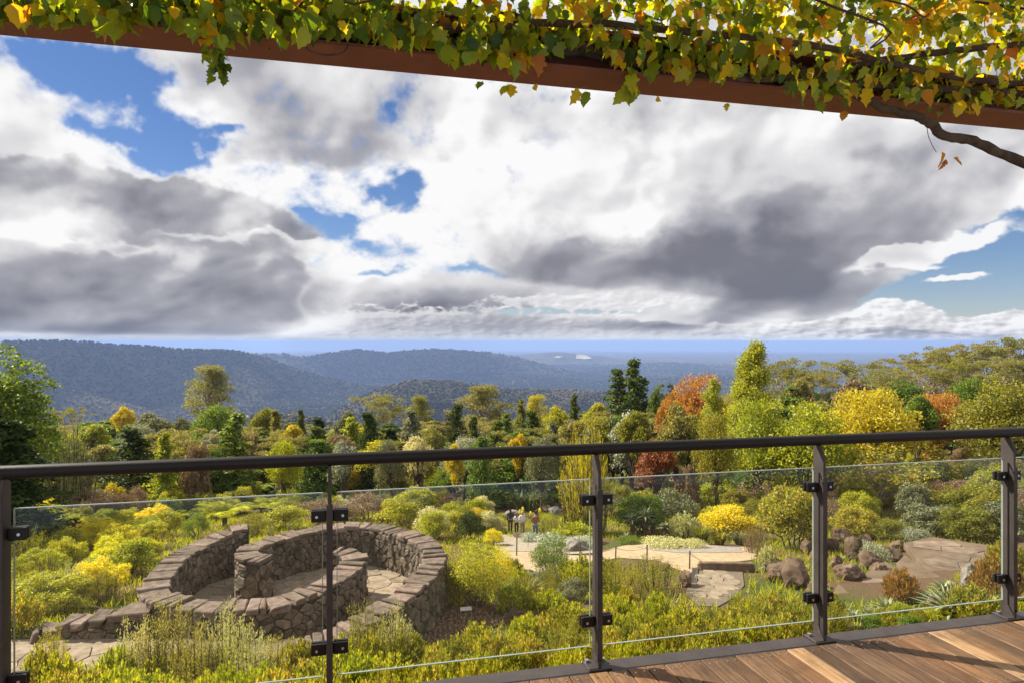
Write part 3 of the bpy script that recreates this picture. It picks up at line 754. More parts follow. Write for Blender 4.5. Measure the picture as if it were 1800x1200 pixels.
def vp(px, py, n=-.15):
    """point in the vine's frame (along, outwards, up) seen at a pixel, n metres inside the railing plane"""
    d = np.array([(px-900)/FPX, 1, (600-py)/FPX]); o = np.array([0, 0, EYE])
    en = EN; t = (np.dot(RP, en)-n - np.dot(o, en))/np.dot(d, en)     # n < 0: inside
    q = o+d*t-RP
    return np.array([q@EX, -(q@EN), q[2]])
vstem([vp(-60,20,-.16), vp(250,38,-.16), vp(560,62,-.15), vp(760,78,-.17), vp(1010,92,-.15), vp(1190,118,-.17), vp(1330,134,-.17), vp(1500,150,-.2), vp(1900,170,-.22)], .026, .020, 60)
vstem([vp(380,20,-.2), vp(470,42,-.2), vp(640,62,-.2), vp(800,52,-.24), vp(1000,40,-.3), vp(1200,55,-.3), vp(1450,85,-.3), vp(1700,140,-.3), vp(1900,150,-.3)], .016, .013, 50)
vstem([vp(900,30,-.3), vp(1050,90,-.2), vp(1180,128,-.19), vp(1330,140,-.21), vp(1460,120,-.24), vp(1620,96,-.3), vp(1850,70,-.4)], .020, .014, 50)
vstem([vp(1380,110,-.2), vp(1500,165,-.22), vp(1560,192,-.24), vp(1610,205,-.25), vp(1640,222,-.25), vp(1655,238,-.25), vp(1700,246,-.26), vp(1755,268,-.27), vp(1830,300,-.28), vp(1920,350,-.3), np.array([3.6, -.3, 2.1]), np.array([4.6, -.26, 1.75]), np.array([5.45, -.3, 1.2]), np.array([5.5, -.3, -.02])], .018, .026, 70)
for k in range(24):
    s0 = vr.uniform(-2.9, 3.4); z0 = BZ+vr.uniform(.12, .4); n0 = -vr.uniform(.1, .7)
    q = [np.array([s0, n0, z0])]
    for j in range(4): q.append(q[-1]+np.array([vr.uniform(-.1, .4), vr.uniform(-.15, .12), vr.uniform(-.10, .11)]))
    vstem(q, vr.uniform(.004, .010), .003, 14)
# a loop of bare tendril below the beam top and one hanging thread with two dry leaves
vstem([vp(530,75,-.24), vp(545,90,-.25), vp(570,97,-.25), vp(600,94,-.25), vp(612,80,-.25)], .0035, .003, 16)
vstem([vp(1629,222,-.25), vp(1632,240,-.25), vp(1640,258,-.25), vp(1646,268,-.25)], .0016, .0014, 10)
vstem([vp(390,70,-.24), vp(386,85,-.24), vp(388,100,-.24), vp(384,130,-.24)], .003, .002, 10)
leaves = []      # (pos, rot matrix, size, material)
def put(p, size, mi, face=None, down=None):
    d = Vector((vr.gauss(0, .38), vr.gauss(0, .45), -1.0)) if down is None else Vector(down)
    d.normalize()
    f = Vector(face) if face else Vector((vr.gauss(-.1, .6), vr.gauss(-1.0, .7), vr.gauss(-.1, .7)))
    zax = -d; xax = f.cross(zax)
    if xax.length < 1e-3: xax = Vector((1, 0, 0))
    xax.normalize(); yax = zax.cross(xax)
    leaves.append((np.array(p), Matrix((xax, yax, zax)).transposed(), size, mi))
def pick(px):
    u = vr.random(); o = min(1, max(0, (px-500)/1200))
    if u < .34-.06*o: return 0
    if u < .90-.22*o: return 1
    if u < .975-.03*o: return 2
    return 3
low = [(0,38),(60,40),(110,48),(165,30),(200,70),(235,40),(262,24),(300,52),(345,68),(390,84),(430,56),(480,82),(540,70),(600,62),(650,70),(700,92),(760,78),(800,128),(850,105),(900,138),(940,118),(985,96),(1020,80),(1060,92),(1105,176),(1150,135),(1210,142),(1260,150),(1300,140),(1370,150),(1410,186),(1450,180),(1490,198),(1540,176),(1590,185),(1640,198),(1700,214),(1740,190),(1800,200)]
LX, LY = zip(*low)
for k in range(3400):
    px = vr.uniform(-60, 1870); n = -abs(vr.gauss(.20, .12))-.02
    lim = np.interp(px, LX, LY)-18
    y = lim-abs(vr.gauss(0, .55))*(lim+40)
    put(vp(px, y, n), vr.uniform(.034, .084), pick(px))
for k in range(5000):        # the roof of leaves above and behind the beam
    px = vr.uniform(-100, 1900); n = -vr.uniform(.15, 1.1)
    q = vp(px, 0, n); z = BZ+.30+abs(vr.gauss(.0, .16))
    put((q[0], n, z), vr.uniform(.045, .085), pick(px+120), face=(vr.gauss(-.3, .6), vr.gauss(0, .6), 1), down=(vr.gauss(0, .8), vr.gauss(-.3, .8), -.7))
for k in range(1500):        # and along the beam to both ends
    s_ = vr.choice((vr.uniform(2.55, 5.7), vr.uniform(2.55, 5.7), vr.uniform(-4.1, -2.5))); hang = abs(vr.gauss(0, .12))
    put((s_, -abs(vr.gauss(.2, .13))-.02, BZ+.24-hang+vr.uniform(0, .2)), vr.uniform(.04, .085), pick(1500))
for k in range(2600):        # the canopy goes on over the deck
    put((vr.uniform(-4.2, 5.8), -vr.uniform(.9, 3.6), BZ+.36+abs(vr.gauss(0, .12))), vr.uniform(.10, .15), pick(vr.uniform(0, 1800)), face=(vr.gauss(0, .5), vr.gauss(0, .5), 1), down=(vr.gauss(0, 1), vr.gauss(0, 1), -.4))
NB = len(leaves)
for (x0, y0, n, sz) in [(372,95,9,.062),(384,112,9,.06),(392,128,6,.055)]:       # the little cluster hanging below the beam
    for k in range(n): put(vp(x0+vr.uniform(-16,16), y0+vr.uniform(-12,8), -.24), vr.uniform(.7,1)*sz, vr.choice((0,1,1)))
for (x0, y0, sz, mi) in [(1655,268,.075,3),(1662,280,.06,3),(1676,278,.055,3),(1105,150,.085,1),(1100,160,.08,1),(1120,155,.08,1),(1110,140,.08,0),(900,150,.07,2),(1018,160,.07,2),(1030,162,.07,1),(1440,180,.06,0),(1485,195,.05,3),(845,145,.05,0),(1155,172,.035,2),(890,152,.06,1),(1278,182,.04,2),(1320,90,.09,3),(1290,80,.09,2),(940,150,.04,2)]:
    put(vp(x0, y0, -.25), sz, mi)
# the 300 that show largest are leaves of their own, the rest one mass
def seen(l):
    p = RP+EX*l[0][0]-EN*l[0][1]+np.array([0, 0, l[0][2]]); px = 900+FPX*p[0]/p[1]; py = 600-FPX*(p[2]-EYE)/p[1]
    if not (-5 < px < 1805 and -5 < py < 330) or p[1] < .3: return -1
    n_ = np.array(l[1])[:, 1]; 
    return l[2]*(1.0-.7*min(1, max(0, -l[0][1]-.05)/1.2)) * (1.3 if py > 25 else .8)
keep = set(range(NB, len(leaves)))
order = sorted(range(NB), key=lambda i_: -seen(leaves[i_]))
mass = {}
for rank, i_ in enumerate(list(keep)+order):
    p, M3, size, mi = leaves[i_]; me = LEAF[mi][vr.randrange(4)]
    M4 = Matrix.Translation(Vector(p)) @ M3.to_4x4() @ Matrix.Scale(size, 4)
    if rank < 300:
        o = obj('leaf', me, vine); o.matrix_local = M4
    else:
        mass.setdefault(mi, []).append((me, M4))
for mi, lst in mass.items():
    cache = {}; Vs = []; Fs = []; n0 = 0
    for me, M4 in lst:
        if me.name not in cache:
            v = np.empty(len(me.vertices)*3); me.vertices.foreach_get('co', v)
            cache[me.name] = (v.reshape(-1, 3), np.array([list(q.vertices) for q in me.polygons]))
        v, f = cache[me.name]; A = np.array(M4)
        Vs.append(v@A[:3, :3].T+A[:3, 3]); Fs.append(f+n0); n0 += len(v)
    o = mk('leaf_mass', np.concatenate(Vs), np.concatenate(Fs), VM[mi], vine, smooth=True); tag(o, kind='stuff')

# ------------------------------------------------------------------ stone spiral
M_CAP = rmat('capstone', [(0.25, (0.0679, 0.0455, 0.0346)), (0.45, (0.1359, 0.0991, 0.0769)), (0.62, (0.1903, 0.1432, 0.1115)), (0.8, (0.2582, 0.213, 0.1729))], 5, .9, .9, 22, coord='Position', vary=.28, spec=.15, detail=9)
M_STONE = rmat('basalt_face_stone', [(0.25, (0.0665, 0.0515, 0.0371)), (0.5, (0.1419, 0.1137, 0.0827)), (0.72, (0.2218, 0.1776, 0.1267)), (0.9, (0.3016, 0.2308, 0.1435))], 6, .9, .8, 26, coord='Position', vary=.45, spec=.15, detail=9)
M_STONEI = rmat('basalt_small_stone', [(0.25, (0.0665, 0.0515, 0.0371)), (0.5, (0.1419, 0.1137, 0.0827)), (0.72, (0.2218, 0.1776, 0.1267)), (0.9, (0.3016, 0.2308, 0.1435))], 6, .9, .8, 26, coord='Position', island=.45, spec=.15, detail=9)
M_MORTAR = rmat('wall_core', [(.3, (.03, .024, .02)), (.7, (.085, .07, .055))], 12, 1, .5, 40, coord='Position', spec=.05)
M_FLAG = rmat('flagstone', [(0.25, (0.15, 0.1087, 0.0713)), (0.5, (0.2475, 0.1913, 0.135)), (0.75, (0.345, 0.285, 0.21))], 3.5, .9, .5, 30, coord='Position', vary=.22, spec=.15, detail=8)
M_GROUT = rmat('pale_grout', [(0.3, (0.176, 0.136, 0.092)), (0.7, (0.32, 0.264, 0.192))], 9, 1, .3, 30, coord='Position', spec=.05)
def at_height(pts):
    out = []
    for px, py, zr in pts:
        Y = -zr*FPX/(py-600); out.append(((px-900)/FPX*Y, Y, EYE+zr))
    return out
def stone_block(r, lx, ly, lz, jit):
    """uneven block, centred in plan, top at z = 0"""
    V = []
    for z in (-lz, 0):
        for x, y in ((-lx/2, -ly/2), (lx/2, -ly/2), (lx/2, ly/2), (-lx/2, ly/2)):
            V.append((x+r.uniform(-jit, jit)*lx, y+r.uniform(-jit, jit)*ly*.5, z+r.uniform(-jit, jit)*lz*.6))
    me = mesh_data('capstone', V, [(0,3,2,1),(4,5,6,7),(0,1,5,4),(1,2,6,5),(2,3,7,6),(3,0,4,7)], M_CAP)
    bm = bmesh.new(); bm.from_mesh(me); bmesh.ops.bevel(bm, geom=bm.edges[:], offset=min(.028, lz*.2), segments=1, affect='EDGES'); bm.to_mesh(me); bm.free(); return me
def stone_wall(name, label, line, thick, base, r, cap_len=.36, cap_h=.15, rough=.10, max_parts=300):
    """line: (x, y, ztop) polyline. Core, separate capstones along the top, separate face stones on both sides and the ends."""
    P = spline(line, 160); P, t = resample(P, .12)
    n = len(P); T = np.gradient(P[:, :2], axis=0); T /= np.linalg.norm(T, axis=1)[:, None]
    Nn = np.stack([-T[:, 1], T[:, 0]], 1); tot = t[-1]
    th = np.full(n, thick)
    root = empty(name, (P[:, 0].mean(), P[:, 1].mean(), base), 0, label, 'wall'); O = np.array(root.location)
    def at(s):
        i_ = np.clip(s/tot*(n-1), 0, n-1.001); a = int(i_); f = i_-a
        return P[a]*(1-f)+P[a+1]*f, T[a]*(1-f)+T[a+1]*f, Nn[a]*(1-f)+Nn[a+1]*f
    # core
    hw = thick/2-.03; V = []; F = []
    for i_ in range(n):
        zt = P[i_, 2]-cap_h*.6
        for sd in (1, -1):
            q = P[i_, :2]+Nn[i_]*hw*sd
            V += [(q[0], q[1], base-.4), (q[0], q[1], zt)]
    for i_ in range(n-1):
        a, b = 4*i_, 4*i_+4
        F += [(a, b, b+1, a+1), (a+2, a+3, b+3, b+2), (a+1, b+1, b+3, a+3)]
    F += [(0, 1, 3, 2), (4*n-4, 4*n-2, 4*n-1, 4*n-3)]
    mk('core', np.array(V)-O, F, M_MORTAR, root)
    # capstones laid across the wall
    s = 0.0
    while s < tot-.08:
        L_ = min(cap_len*r.choice((.5, .7, .85, 1.0, 1.2, 1.6)), tot-s)
        p, tt, nn = at(s+L_/2)
        me = stone_block(r, L_*.95, thick*r.uniform(.9, 1.16), cap_h*r.uniform(.7, 1.4), rough*1.3)
        obj('capstone', me, root, (p[0]-O[0], p[1]-O[1], p[2]-O[2]+r.uniform(-.035, .045)), (r.uniform(-.04, .04), r.uniform(-.04, .04), math.atan2(tt[1], tt[0])+r.uniform(-.06, .06)))
        s += L_
    # face stones
    stones = []
    H = max(P[:, 2])-base
    for sd in (1, -1):
        for seed, poly in voronoi((0, -.15, tot, H), (.31, .19), r, .62):
            p, tt, nn = at(min(max(seed[0], 0), tot))
            lim = p[2]-base-cap_h*.75
            if seed[1] > lim: continue
            poly = [(a, min(b, lim)) for a, b in poly]
            q0 = shrink(poly, .016); q1 = shrink(poly, .055); d = r.uniform(.005, .085)
            V = []
            for ring, off in ((q0, -.03), (q0, d*.5), (q1, d)):
                for a, b in ring:
                    pp, _, n2 = at(min(max(a, 0), tot)); w = pp[:2]+n2*(hw+off)*sd
                    V.append((w[0], w[1], base+b))
            m_ = len(poly); F = []
            for k in (0, 1):
                for j in range(m_):
                    f = (k*m_+j, k*m_+(j+1) % m_, (k+1)*m_+(j+1) % m_, (k+1)*m_+j); F.append(f if sd < 0 else f[::-1])
            f = tuple(range(2*m_, 3*m_)); F.append(f if sd < 0 else f[::-1])
            V = np.array(V); c = V.mean(0); out = nn*sd
            face = -(out[0]*c[0]+out[1]*c[1])/math.hypot(c[0], c[1])       # > 0 : turned to the viewer
            stones.append((face*np.ptp(V[:, 2])*abs(poly[0][0]-poly[m_//2][0])/c[1]+(1 if face > 0 else 0), V, F))
    for e_s, sgn in ((0.0, -1), (tot, 1)):
        p, tt, nn = at(e_s)
        for seed, poly in voronoi((-hw, -.1, hw, p[2]-base-cap_h*.75), (.3, .24), r, .4):
            q0 = shrink(poly, .012); q1 = shrink(poly, .035); d = r.uniform(.02, .05); V = []; m_ = len(poly)
            for ring, off in ((q0, -.03), (q0, d*.5), (q1, d)):
                for a, b in ring: V.append((p[0]+nn[0]*a+tt[0]*off*sgn, p[1]+nn[1]*a+tt[1]*off*sgn, base+b))
            F = [(k*m_+j, k*m_+(j+1) % m_, (k+1)*m_+(j+1) % m_, (k+1)*m_+j) for k in (0, 1) for j in range(m_)]+[tuple(range(2*m_, 3*m_))]
            stones.append((1.5, np.array(V), F))
    stones.sort(key=lambda q: -q[0])
    for k, (_, V, F) in enumerate(stones[:max_parts]): mk('stone', V-O, F, M_STONE, root)
    if len(stones) > max_parts:
        mb = MB()
        for _, V, F in stones[max_parts:]: mb.add(V-O, F)
        tag(mb.build('stone_mass', M_STONEI, root), kind='stuff')
    return P
wr = random.Random(3)
W1 = at_height([(436,922,-6.72),(405,932,-6.85),(350,955,-7.0),(305,985,-7.05),(273,1025,-7.05),(283,1047,-7.05),(333,1058,-7.05),(400,1062,-7.05),(467,1057,-7.05),(517,1047,-7.05),(567,1027,-7.05),(605,1003,-7.05),(624,980,-7.0),(608,969,-7.0),(588,967,-7.0)])
W2 = at_height([(468,982,-7.0),(437,977,-7.0),(440,960,-7.0),(473,949,-7.0),(533,933,-7.0),(599,922,-7.0),(650,922,-7.0),(686,928,-7.0),(722,939,-7.0),(750,952,-7.0),(763,972,-7.0),(761,989,-7.0),(746,1010,-7.0),(728,1028,-7.0),(704,1048,-7.05),(674,1067,-7.1),(638,1088,-7.2),(599,1108,-7.3),(547,1125,-7.42),(483,1142,-7.52),(420,1153,-7.62),(360,1162,-7.72)])
W3 = at_height([(258,1062,-7.15),(232,1068,-7.22),(205,1075,-7.28),(175,1083,-7.34),(140,1088,-7.42),(100,1094,-7.5),(55,1108,-7.6)])
WP1 = stone_wall('spiral_wall', 'stone wall curling round the left of the spiral to its centre', W1, .78, EYE-8.95, wr, .34)
WP2 = stone_wall('spiral_wall', 'stone wall sweeping round the back and right of the spiral', W2, .74, EYE-8.95, wr, .32)
WP3 = stone_wall('spiral_wall', 'low ragged stone wall running left from the spiral entrance', W3, .62, EYE-8.1, wr, .46, .24, .26)
def sheet(poly, zf, step):
    """triangulated sheet inside a polygon at height zf(x, y)"""
    xs = [p[0] for p in poly]; ys = [p[1] for p in poly]
    bm = bmesh.new(); vs = [bm.verts.new((x, y, 0)) for x, y in poly]; bm.faces.new(vs)
    bmesh.ops.triangulate(bm, faces=bm.faces[:])
    for ax, lo, hi in ((0, min(xs), max(xs)), (1, min(ys), max(ys))):
        q = lo+step
        while q < hi:
            co = (q, 0, 0) if ax == 0 else (0, q, 0); no = (1, 0, 0) if ax == 0 else (0, 1, 0)
            bmesh.ops.bisect_plane(bm, geom=bm.verts[:]+bm.edges[:]+bm.faces[:], plane_co=co, plane_no=no); q += step
    for v in bm.verts: v.co.z = zf(v.co.x, v.co.y)
    bmesh.ops.recalc_face_normals(bm, faces=bm.faces)
    me = bpy.data.meshes.new('sheet'); bm.to_mesh(me); bm.free()
    if sum(f.normal.z*f.area for f in me.polygons) < 0: me.flip_normals()
    return me
def crazy_paving(name, label, outline, z, cell, r, joint=.02, thick=.05, zfun=None, mat=None, grout=None, avoid=None):
    xs = [p[0] for p in outline]; ys = [p[1] for p in outline]
    cx, cyy = sum(xs)/len(xs), sum(ys)/len(ys)
    zz = (lambda x, y: z) if zfun is None else zfun
    o = obj(name, sheet(outline, lambda x, y: zz(x, y)-.012, .6)); o.data.materials.append(grout or M_GROUT); tag(o, label, kind='structure')
    def inside(x, y):
        c = False; n = len(outline)
        for i_ in range(n):
            a, b = outline[i_], outline[(i_+1) % n]
            if (a[1] > y) != (b[1] > y) and x < (b[0]-a[0])*(y-a[1])/(b[1]-a[1])+a[0]: c = not c
        return c
    k = 0
    for seed, poly in voronoi((min(xs), min(ys), max(xs), max(ys)), (cell, cell*.8), r, .48):
        if not inside(*seed) or (avoid and avoid(*seed)): continue
        if sum(inside(a, b) for a, b in poly) < len(poly)-1: continue
        k += 1
        if k > 300: break
        q0 = shrink(poly, joint); q1 = shrink(poly, joint+.012); h = zz(*seed)+r.uniform(0, .012); n = len(poly)
        V = [(a, b, h-.03) for a, b in q0]+[(a, b, h+.012) for a, b in q0]+[(a, b, h+.020+r.uniform(-.004, .004)) for a, b in q1]
        F = [(kk*n+j, kk*n+(j+1) % n, (kk+1)*n+(j+1) % n, (kk+1)*n+j) for kk in (0, 1) for j in range(n)]+[tuple(range(2*n, 3*n))]
        mk('slab', V, F, mat or M_FLAG, o)
    return o
hull = [(p[0], p[1]) for p in resample(spline(W2, 80), .8)[0]]+[(-9.5,14.9),(-13.5,16.2),(-15,18.0),(-12.5,18.6),(-10.9,19),(-11.4,22.5),(-10.8,24.5),(-9.2,25.2)]
hull = [h for i_, h in enumerate(hull) if i_ > 5]
near_wall = lambda x, y: min(np.min(np.hypot(WP1[:, 0]-x, WP1[:, 1]-y)), np.min(np.hypot(WP2[:, 0]-x, WP2[:, 1]-y))) < .22
in_loop = [tuple(p[:2]) for p in resample(spline(W1, 80), .6)[0]]+[(-7.6,23.2),(-9.0,24.8)]
inner = [(-3.6,24.6),(-2.7,22.6),(-2.8,20.8),(-3.6,20.2),(-5.4,20.4),(-6.2,18.4),(-9.4,18.6),(-10.4,20.2),(-10.6,23.6),(-9.6,25.6),(-7.8,25.0),(-6.4,25.9),(-4.8,25.5)]
crazy_paving('spiral_floor', 'crazy-paved stone floor inside the spiral wall', inner, FLOOR+.03, .66, wr, .018, avoid=near_wall)
ramp_z = lambda x, y: EYE-7.80-.60*float(sm(np.array(x+.35*(y-17)), -7.0, -3.4))
entr = [(-15.2,17.6),(-13.4,17.9),(-11.3,18.0),(-9.9,17.95),(-9.3,17.8),(-7.6,17.75),(-6.4,18.0),(-5.3,18.9),(-4.8,20.3),(-3.0,20.4),(-3.2,19.5),(-3.7,18.2),(-4.5,16.9),(-5.1,16.1),(-6.4,15.5),(-8.5,15.2),(-11,15.5),(-14,16.4)]
crazy_paving('entrance_path', 'crazy-paved path leading into the stone spiral', entr, 0, .74, wr, .018, zfun=ramp_z, avoid=near_wall)

# ------------------------------------------------------------------ paths, steps, rocks
def drape(poly, step=.7, lift=.02): return sheet(poly, lambda x, y: G(x, y)+lift, step)
def pixpoly(pts): return [(hit(x, y).x, hit(x, y).y) for x, y in pts]
M_GRAVEL = rmat('decomposed_granite', [(0.3, (0.2992, 0.212, 0.1228)), (0.55, (0.389, 0.2924, 0.1806)), (0.8, (0.4638, 0.3655, 0.2456))], 3, .95, .6, 60, coord='Position', spec=.1, detail=9)
M_PALEG = rmat('pale_gravel', [(0.25, (0.1836, 0.1461, 0.1024)), (0.5, (0.2992, 0.2523, 0.1856)), (0.75, (0.4488, 0.3984, 0.32))], 9, .95, .9, 30, coord='Position', spec=.1, detail=9)
M_ASPH = rmat('grey_path', [(0.3, (0.208, 0.18, 0.152)), (0.7, (0.32, 0.28, 0.24))], 4, .95, .3, 60, coord='Position', spec=.1)
M_CONC = rmat('worn_paving', [(0.25, (0.0989, 0.0683, 0.0443)), (0.5, (0.1485, 0.106, 0.0709)), (0.8, (0.1979, 0.1461, 0.1018))], 1.2, .9, .4, 20, coord='Position', spec=.12, detail=9)
def path(name, label, poly, mat, lift=.02, step=.7):
    pp = pixpoly(poly); pp = resample(np.array(pp+pp[:1]), .8 if step < 2 else 2.5)[0][:-1]
    jr = random.Random(len(name)+len(poly)); pp = [(x+jr.uniform(-.16, .16), y+jr.uniform(-.16, .16)) for x, y in pp]
    me = drape(pp, step, lift); me.materials.append(mat); o = obj(name, me); tag(o, label, kind='structure'); return o
path('sand_path', 'sandy path crossing the garden behind the bushy sapling', [(905,1003),(890,985),(880,968),(915,968),(960,972),(1010,976),(1045,978),(1085,962),(1130,955),(1200,958),(1290,958),(1330,962),(1325,985),(1270,990),(1230,1000),(1215,1010),(1150,985),(1090,980),(1050,990),(1000,1003),(960,1006)], M_GRAVEL, .03)
path('gravel_bed', 'pale gravel bed in front of the visitors', [(872,968),(868,945),(890,940),(930,946),(990,950),(1045,950),(1055,972),(1010,975),(960,971)], M_PALEG, .05)
path('grey_path', 'grey asphalt path behind the rope posts', [(1120,962),(1135,958),(1200,958),(1300,962),(1310,972),(1250,972),(1180,972)], M_ASPH, .045)
path('upper_path', 'brown earth path behind the rocks', [(985,885),(1030,880),(1040,893),(1010,897)], M_GRAVEL, .06)
path('far_terrace', 'pink-brown paved terrace in the lower garden', [(880,838),(885,824),(945,818),(1010,822),(1000,832),(935,834),(905,850)], rmat('pink_paving', [(.3, (.36, .25, .18)), (.7, (.48, .36, .27))], 2, .95, coord='Position', spec=.1), .06, 3)
path('far_path', 'pale path at the foot of the tree belt', [(608,842),(612,828),(660,822),(668,832),(640,844)], M_GRAVEL, .06, 3)
path('dry_bank', 'dry sunlit bank behind the bare yellow shrub', [(960,848),(975,832),(1010,834),(1005,856),(975,858)], M_GRAVEL, .06, 3)
pv = pixpoly([(1205,1045),(1212,1022),(1222,998),(1262,996),(1305,1004),(1308,1030),(1290,1052),(1262,1068),(1228,1066)])
crazy_paving('paved_landing', 'pale crazy-paved landing beside the rope barrier', pv, 0, .66, wr, .035, grout=rmat('dark_joint', [(.3, (.10, .075, .05)), (.7, (.18, .14, .10))], 8, 1, coord='Position'), zfun=lambda x, y: G(x, y)+.05)
# long dark seat-like slab behind the landing
def loft_log(a, b, w, h, name, label, mat, cat):
    a = np.array(a); b = np.array(b); L_ = np.linalg.norm(b-a)
    mb = MB(); mb.box((0, 0, h/2), (L_, w, h)); o = mb.build(name, mat, bevel=.05)
    o.location = tuple((a+b)/2); o.rotation_euler = (0, math.asin((a[2]-b[2])/L_), math.atan2(b[1]-a[1], b[0]-a[0])); tag(o, label, cat)
    me = o.data; r = np.random.default_rng(3)
    for v in me.vertices: v.co += Vector(r.normal(0, .03, 3))
    return o
M_ROCK = rmat('basalt_boulder', [(0.25, (0.0434, 0.0287, 0.0192)), (0.5, (0.1128, 0.0759, 0.0503)), (0.7, (0.1823, 0.1278, 0.0887)), (0.88, (0.3125, 0.2475, 0.1849))], 2.2, .92, 1.0, 12, coord='Position', spec=.12, vary=.2, detail=10)
M_ROCKP = rmat('pale_lichen_rock', [(0.25, (0.0576, 0.049, 0.0413)), (0.5, (0.1555, 0.1382, 0.1181)), (0.75, (0.265, 0.2419, 0.2125)), (0.9, (0.3456, 0.3226, 0.2952))], 3, .92, 1.0, 12, coord='Position', spec=.12, vary=.2, detail=10)
loft_log(hit(1228,1002), hit(1325,1004), .5, .42, 'stone_kerb', 'long dark stone block edging the paved landing', M_ROCK, 'stone block')
def rock(px, py, wpx, hpx, seed, label, mat=None, name='boulder', depth=None):
    p = hit(px, py); s = p.y/FPX
    r = np.random.default_rng(seed); bm = bmesh.new(); bmesh.ops.create_icosphere(bm, subdivisions=3, radius=1)
    d = [Vector(r.normal(0, 1, 3)).normalized() for _ in range(14)]; c = r.uniform(.5, .9, 14)
    for v in bm.verts:
        k = 1.0; u = v.co.normalized()
        for dd, cc in zip(d, c):
            t = u.dot(dd)
            if t > cc*.7: k = min(k, cc/max(t, .01))
        v.co = u*k*(1+.05*math.sin(7*u.x+seed)*math.cos(9*u.y)) + Vector(r.normal(0, .03, 3))
    W_, H_ = wpx*s/2, hpx*s
    for v in bm.verts: v.co = Vector((v.co.x*W_, v.co.y*W_*.8, v.co.z*H_*.62+H_*.36))
    me = bpy.data.meshes.new(name); bm.to_mesh(me); bm.free(); me.materials.append(mat or M_ROCK)
    o = obj(name, me, None, p, (0, 0, r.uniform(0, 6))); tag(o, label, 'boulder', 'boulders in the garden'); return o
rock(905, 1092, 60, 30, 1, 'brown boulder half buried left of the low bush')
rock(968, 1082, 40, 24, 2, 'rounded boulder beside the small fleshy green shrub')
rock(1060, 1004, 60, 24, 3, 'flat brown boulder behind the middle railing post')
rock(1205, 1030, 42, 36, 4, 'dark boulder at the left edge of the paved landing')
rock(1395, 1030, 76, 52, 5, 'large brown boulder below the pink-flowered shrub, left of the steps')
rock(1370, 1006, 60, 30, 6, 'flat brown boulder at the end of the long rope')
rock(1500, 985, 50, 44, 7, 'upright rounded boulder at the top of the rock pile')
rock(1492, 1018, 62, 34, 8, 'squat dark boulder at the foot of the rock pile')
rock(1462, 968, 44, 30, 9, 'brown boulder leaning behind the second railing post from the right')
rock(1440, 985, 40, 26, 10, 'low boulder left of the rock pile')
rock(1528, 1000, 46, 34, 11, 'dark boulder on the right of the rock pile')
rock(1560, 985, 50, 26, 12, 'boulder under the grey mat plant by the steps')
rock(1708, 1035, 46, 50, 13, 'pale grey boulder behind the big agave', M_ROCKP)
rock(1640, 1078, 26, 36, 14, 'pale upright stone left of the big agave', M_ROCKP)
rock(930, 1018, 46, 18, 15, 'flat grey rock at the near edge of the sand path', M_ROCKP)
rock(885, 1010, 30, 12, 16, 'thin flat slab of rock near the yellow bush')
rock(1012, 968, 54, 24, 17, 'pale flat rock beside the silver mat plants', M_ROCKP)
rock(1035, 962, 30, 18, 18, 'tan rock at the right end of the silver mat')
rock(918, 945, 40, 12, 19, 'low brown stones at the visitors\' feet')
rock(1100, 1000, 50, 14, 61, 'low brown stone along the near edge of the sand path')
rock(1160, 1000, 46, 14, 62, 'flat stone at the kerb below the rope post')
for k, (x, y, w, h, lab) in enumerate([(1478,955,40,30,'brown boulder at the back left of the rock pile'),(1518,968,44,34,'boulder in the heart of the rock pile'),(1545,1010,40,30,'angular boulder at the right foot of the rock pile'),(1470,1000,34,26,'small boulder below the leaning one'),(1422,972,44,28,'boulder directly behind the second post from the right'),(1360,1022,40,24,'small boulder left of the large brown one'),(1430,1040,46,26,'boulder right of the large brown one'),(1575,968,36,22,'stone at the upper corner of the platform'),(1738,1010,44,26,'brown stone at the right end of the platform')]):
    rock(x, y, w, h, 80+k, lab)
rr_ = random.Random(8)
for k, (x, y, w, h, lab) in enumerate([(800,892,44,16,'leftmost pale rock of the rocky outcrop'),(828,888,40,18,'pale rock near the left of the outcrop'),(850,890,46,18,'pale ridge rock in the middle of the outcrop'),(880,893,34,11,'rounded rock below the aloe in the outcrop'),(905,908,44,13,'broad low boulder behind the visitors'),(934,910,34,13,'low boulder between the visitors and the flag-leaved clump'),(957,899,36,14,'dark boulder at the top of the outcrop'),(976,906,36,18,'cracked dark boulder right of the outcrop top'),(998,900,40,22,'rightmost dark rock of the outcrop'),(1020,898,30,14,'small rock at the outcrop\'s right end'),(862,880,30,14,'small pale rock behind the outcrop ridge'),(770,886,26,12,'small pale stone left of the outcrop')]):
    rock(x, y, w, h, 20+k, lab, M_ROCKP if k % 3 == 1 else M_ROCK)
